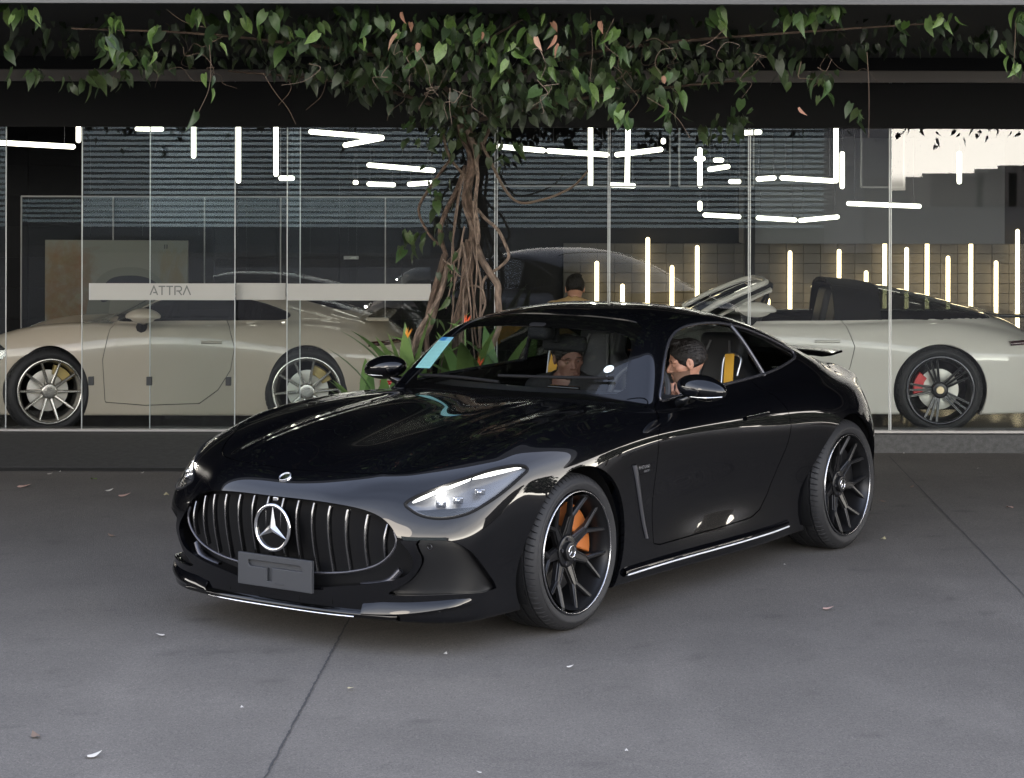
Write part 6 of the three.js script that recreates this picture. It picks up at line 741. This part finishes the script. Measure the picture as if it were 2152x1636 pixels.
// bird-of-paradise plants in the bed behind the black car
{ const blade = (L, w, bend, az) => { const P = [], I = [], n = 9; for (let i = 0; i <= n; i++) { const t = i / n, hw = w / 2 * Math.pow(Math.sin(Math.PI * Math.min(1, .12 + t * .88)), .8) * (t > .97 ? .1 : 1), r = bend * t * t, y = L * t - bend * .35 * t * t; const c = Math.cos(az), s = Math.sin(az); for (const k of [-1, 0, 1]) P.push(c * r - s * hw * k, y + (k ? .22 * hw : 0), s * r + c * hw * k); } for (let i = 0; i < n; i++) for (const k of [0, 1]) { const a = i * 3 + k; I.push(a, a + 3, a + 1, a + 1, a + 3, a + 4); } const g = new THREE.BufferGeometry(); g.setAttribute('position', new THREE.BufferAttribute(new Float32Array(P), 3)); g.setAttribute('uv', new THREE.BufferAttribute(new Float32Array(P.length / 3 * 2), 2)); g.setIndex(I); g.computeVertexNormals(); return g; };
  const gm = [[.10, .18, .045], [.13, .21, .06], [.08, .15, .045]].map((c) => M(c, { roughness: .5 })), red = M([.62, .085, .02], { roughness: .5 }), orange = M([.75, .3, .03], { roughness: .5 });
  const spots = [[815, 13.75, .98, 'leftmost green spear-leaved plant left of the trunk'], [862, 13.85, 1.12, 'green spear-leaved plant with an orange bloom left of the trunk'], [930, 13.8, 1.05, 'green spear-leaved plant at the foot of the trunk'], [985, 13.75, 1.1, 'green spear-leaved plant with a tall red bloom beside the trunk'], [1040, 13.7, 1.0, 'green spear-leaved plant seen through the windscreen'], [1095, 13.8, .95, 'rightmost green spear-leaved plant right of the trunk'], [775, 13.9, .78, 'low green spear-leaved plant nearest the pale parked car']];
  spots.forEach(([u, d, h, label], i) => { const t = thing('bird_of_paradise', label, 'plant', V((u - 1076) / F * d, 0, -d), 'spear-leaved plants in the bed'); const n = 11; for (let k = 0; k < n; k++) { const az = k / n * 6.283 + rnd(-.3, .3), L = h * rnd(.75, 1.2), up = rnd(.1, .55); const g = blade(L * .62, rnd(.07, .12), up * L, az).translate(0, L * .42, 0).translate(Math.cos(az) * up * .12, 0, Math.sin(az) * up * .12); mesh('leaf', g, gm[Math.floor(rnd(0, 3))], t); mesh('leaf_stalk', cyl(V(Math.cos(az) * .02, 0, Math.sin(az) * .02), V(Math.cos(az) * up * .12, L * .44, Math.sin(az) * up * .12), .008, .005, 5), gm[0], t); }
    if (i === 1 || i === 3 || i === 4) { const x = i === 1 ? -.02 : i === 3 ? -.02 : -.1, y = i === 1 ? 1.07 : i === 3 ? 1.16 : .9; mesh('flower_stalk', taper([V(0, 0, .04), V(x * .6, y * .6, .05), V(x, y - .03, .05)], () => .006, 12, 6), gm[1], t); const pet = []; for (let k = 0; k < 5; k++) pet.push(new THREE.ConeGeometry(.010, .075, 5).translate(0, .037, 0).rotateZ(-.5 + k * .28).rotateY(k * .7).translate(x, y - .03, .05)); mesh('flower', pet, i === 1 ? orange : red, t); mesh('flower_sheath', new THREE.ConeGeometry(.012, .13, 6).rotateZ(1.3).translate(x - .05, y - .03, .05), gm[0], t); } });
  tag(mesh('planting_bed', uvBox(new RoundedBoxGeometry(2.3, .08, 1.1, 2, .03).translate(-.45, .02, -14.0), .5), M([.05, .04, .03], { map: concrete, roughness: 1 })), 'dark soil bed under the vine and the spear-leaved plants', 'planting bed'); }
// leaves and scraps lying on the tarmac
[[40, 1026, 'p', 1.5, 'pink brown curled dry leaf at the far left below the ramp'], [200, 1010, 'g', 1, 'fresh green leaf lying below the ramp at left'], [222, 1036, 'w', .9, 'pale scrap just above the pinkish leaf at left'], [250, 1046, 'p', 1.2, 'pinkish dry leaf left of the black car'], [296, 999, 'w', .5, 'small white scrap at the foot of the ramp'], [350, 1045, 'y', .9, 'yellowish leaf close to the black car front'], [100, 1001, 'w', .6, 'small pale scrap at the foot of the ramp, left'], [124, 997, 'w', .4, 'tiny pale scrap touching the ramp foot'], [240, 1131, 'b', .8, 'brown speckled leaf left of the black car nose'], [345, 1340, 'w', .6, 'thin pale scrap in the left foreground'], [733, 1451, 'y', .5, 'small cream crumb in the middle foreground'], [1191, 1406, 'w', .5, 'white scrap in the foreground below the front wheel'], [935, 1380, 'w', .4, 'thin white sliver below the black car nose'], [183, 1596, 'w', .9, 'crooked white scrap at the lower left'], [78, 1555, 'b', .8, 'brown smear-like dry leaf at the lower left'], [509, 1494, 'w', .3, 'tiny pale crumb left of the long joint'], [1317, 1584, 'w', .3, 'tiny pale crumb near the bottom middle'], [1730, 1281, 'p', .8, 'pale brown dry leaf right of the front wheel'], [1855, 1135, 'y', .7, 'yellowish crumpled leaf behind the rear wheel'], [1860, 1055, 'b', .7, 'grey brown dry leaf right of the rear wheel'], [1912, 1025, 'b', .7, 'dry leaf standing up beside the thin right joint'], [2056, 985, 'w', .6, 'pale leaf near the plinth at right'], [2125, 1066, 'p', 1.0, 'pale dry leaf at the right edge'], [1986, 1002, 'k', .4, 'small dark seed on the tarmac at right'], [1650, 1190, 'w', .3, 'tiny white crumb beside the sill of the black car'], [1012, 1630, 'w', .3, 'tiny white crumb at the bottom edge'], [1900, 955, 'w', .4, 'small pale scrap against the plinth'], [2030, 955, 'p', .5, 'small pinkish scrap against the plinth']].forEach(([u, v, c, s, label]) => {
  const p = gpx(u, v), col = { p: [.42, .27, .22], g: [.16, .26, .04], w: [.5, .47, .42], y: [.4, .35, .2], b: [.16, .11, .08], k: [.03, .025, .02] }[c];
  const g = leafGeo(.05, .08, .25, .12, .006).rotateX(-Math.PI / 2).rotateY(rnd(0, 6.3)); const o = tag(mesh('fallen_leaf', g, M(col, { roughness: .85 })), label, 'leaf', 'dry leaves and scraps on the tarmac'); o.position.set(p.x, .012, p.z); o.scale.set(s * .8, s * 1.1, s * .8); });
scene.traverse((o) => { if (o.isLight && o.shadow) o.castShadow = true; });
camera.far = 2000; camera.updateProjectionMatrix();
renderer.render(scene, camera);
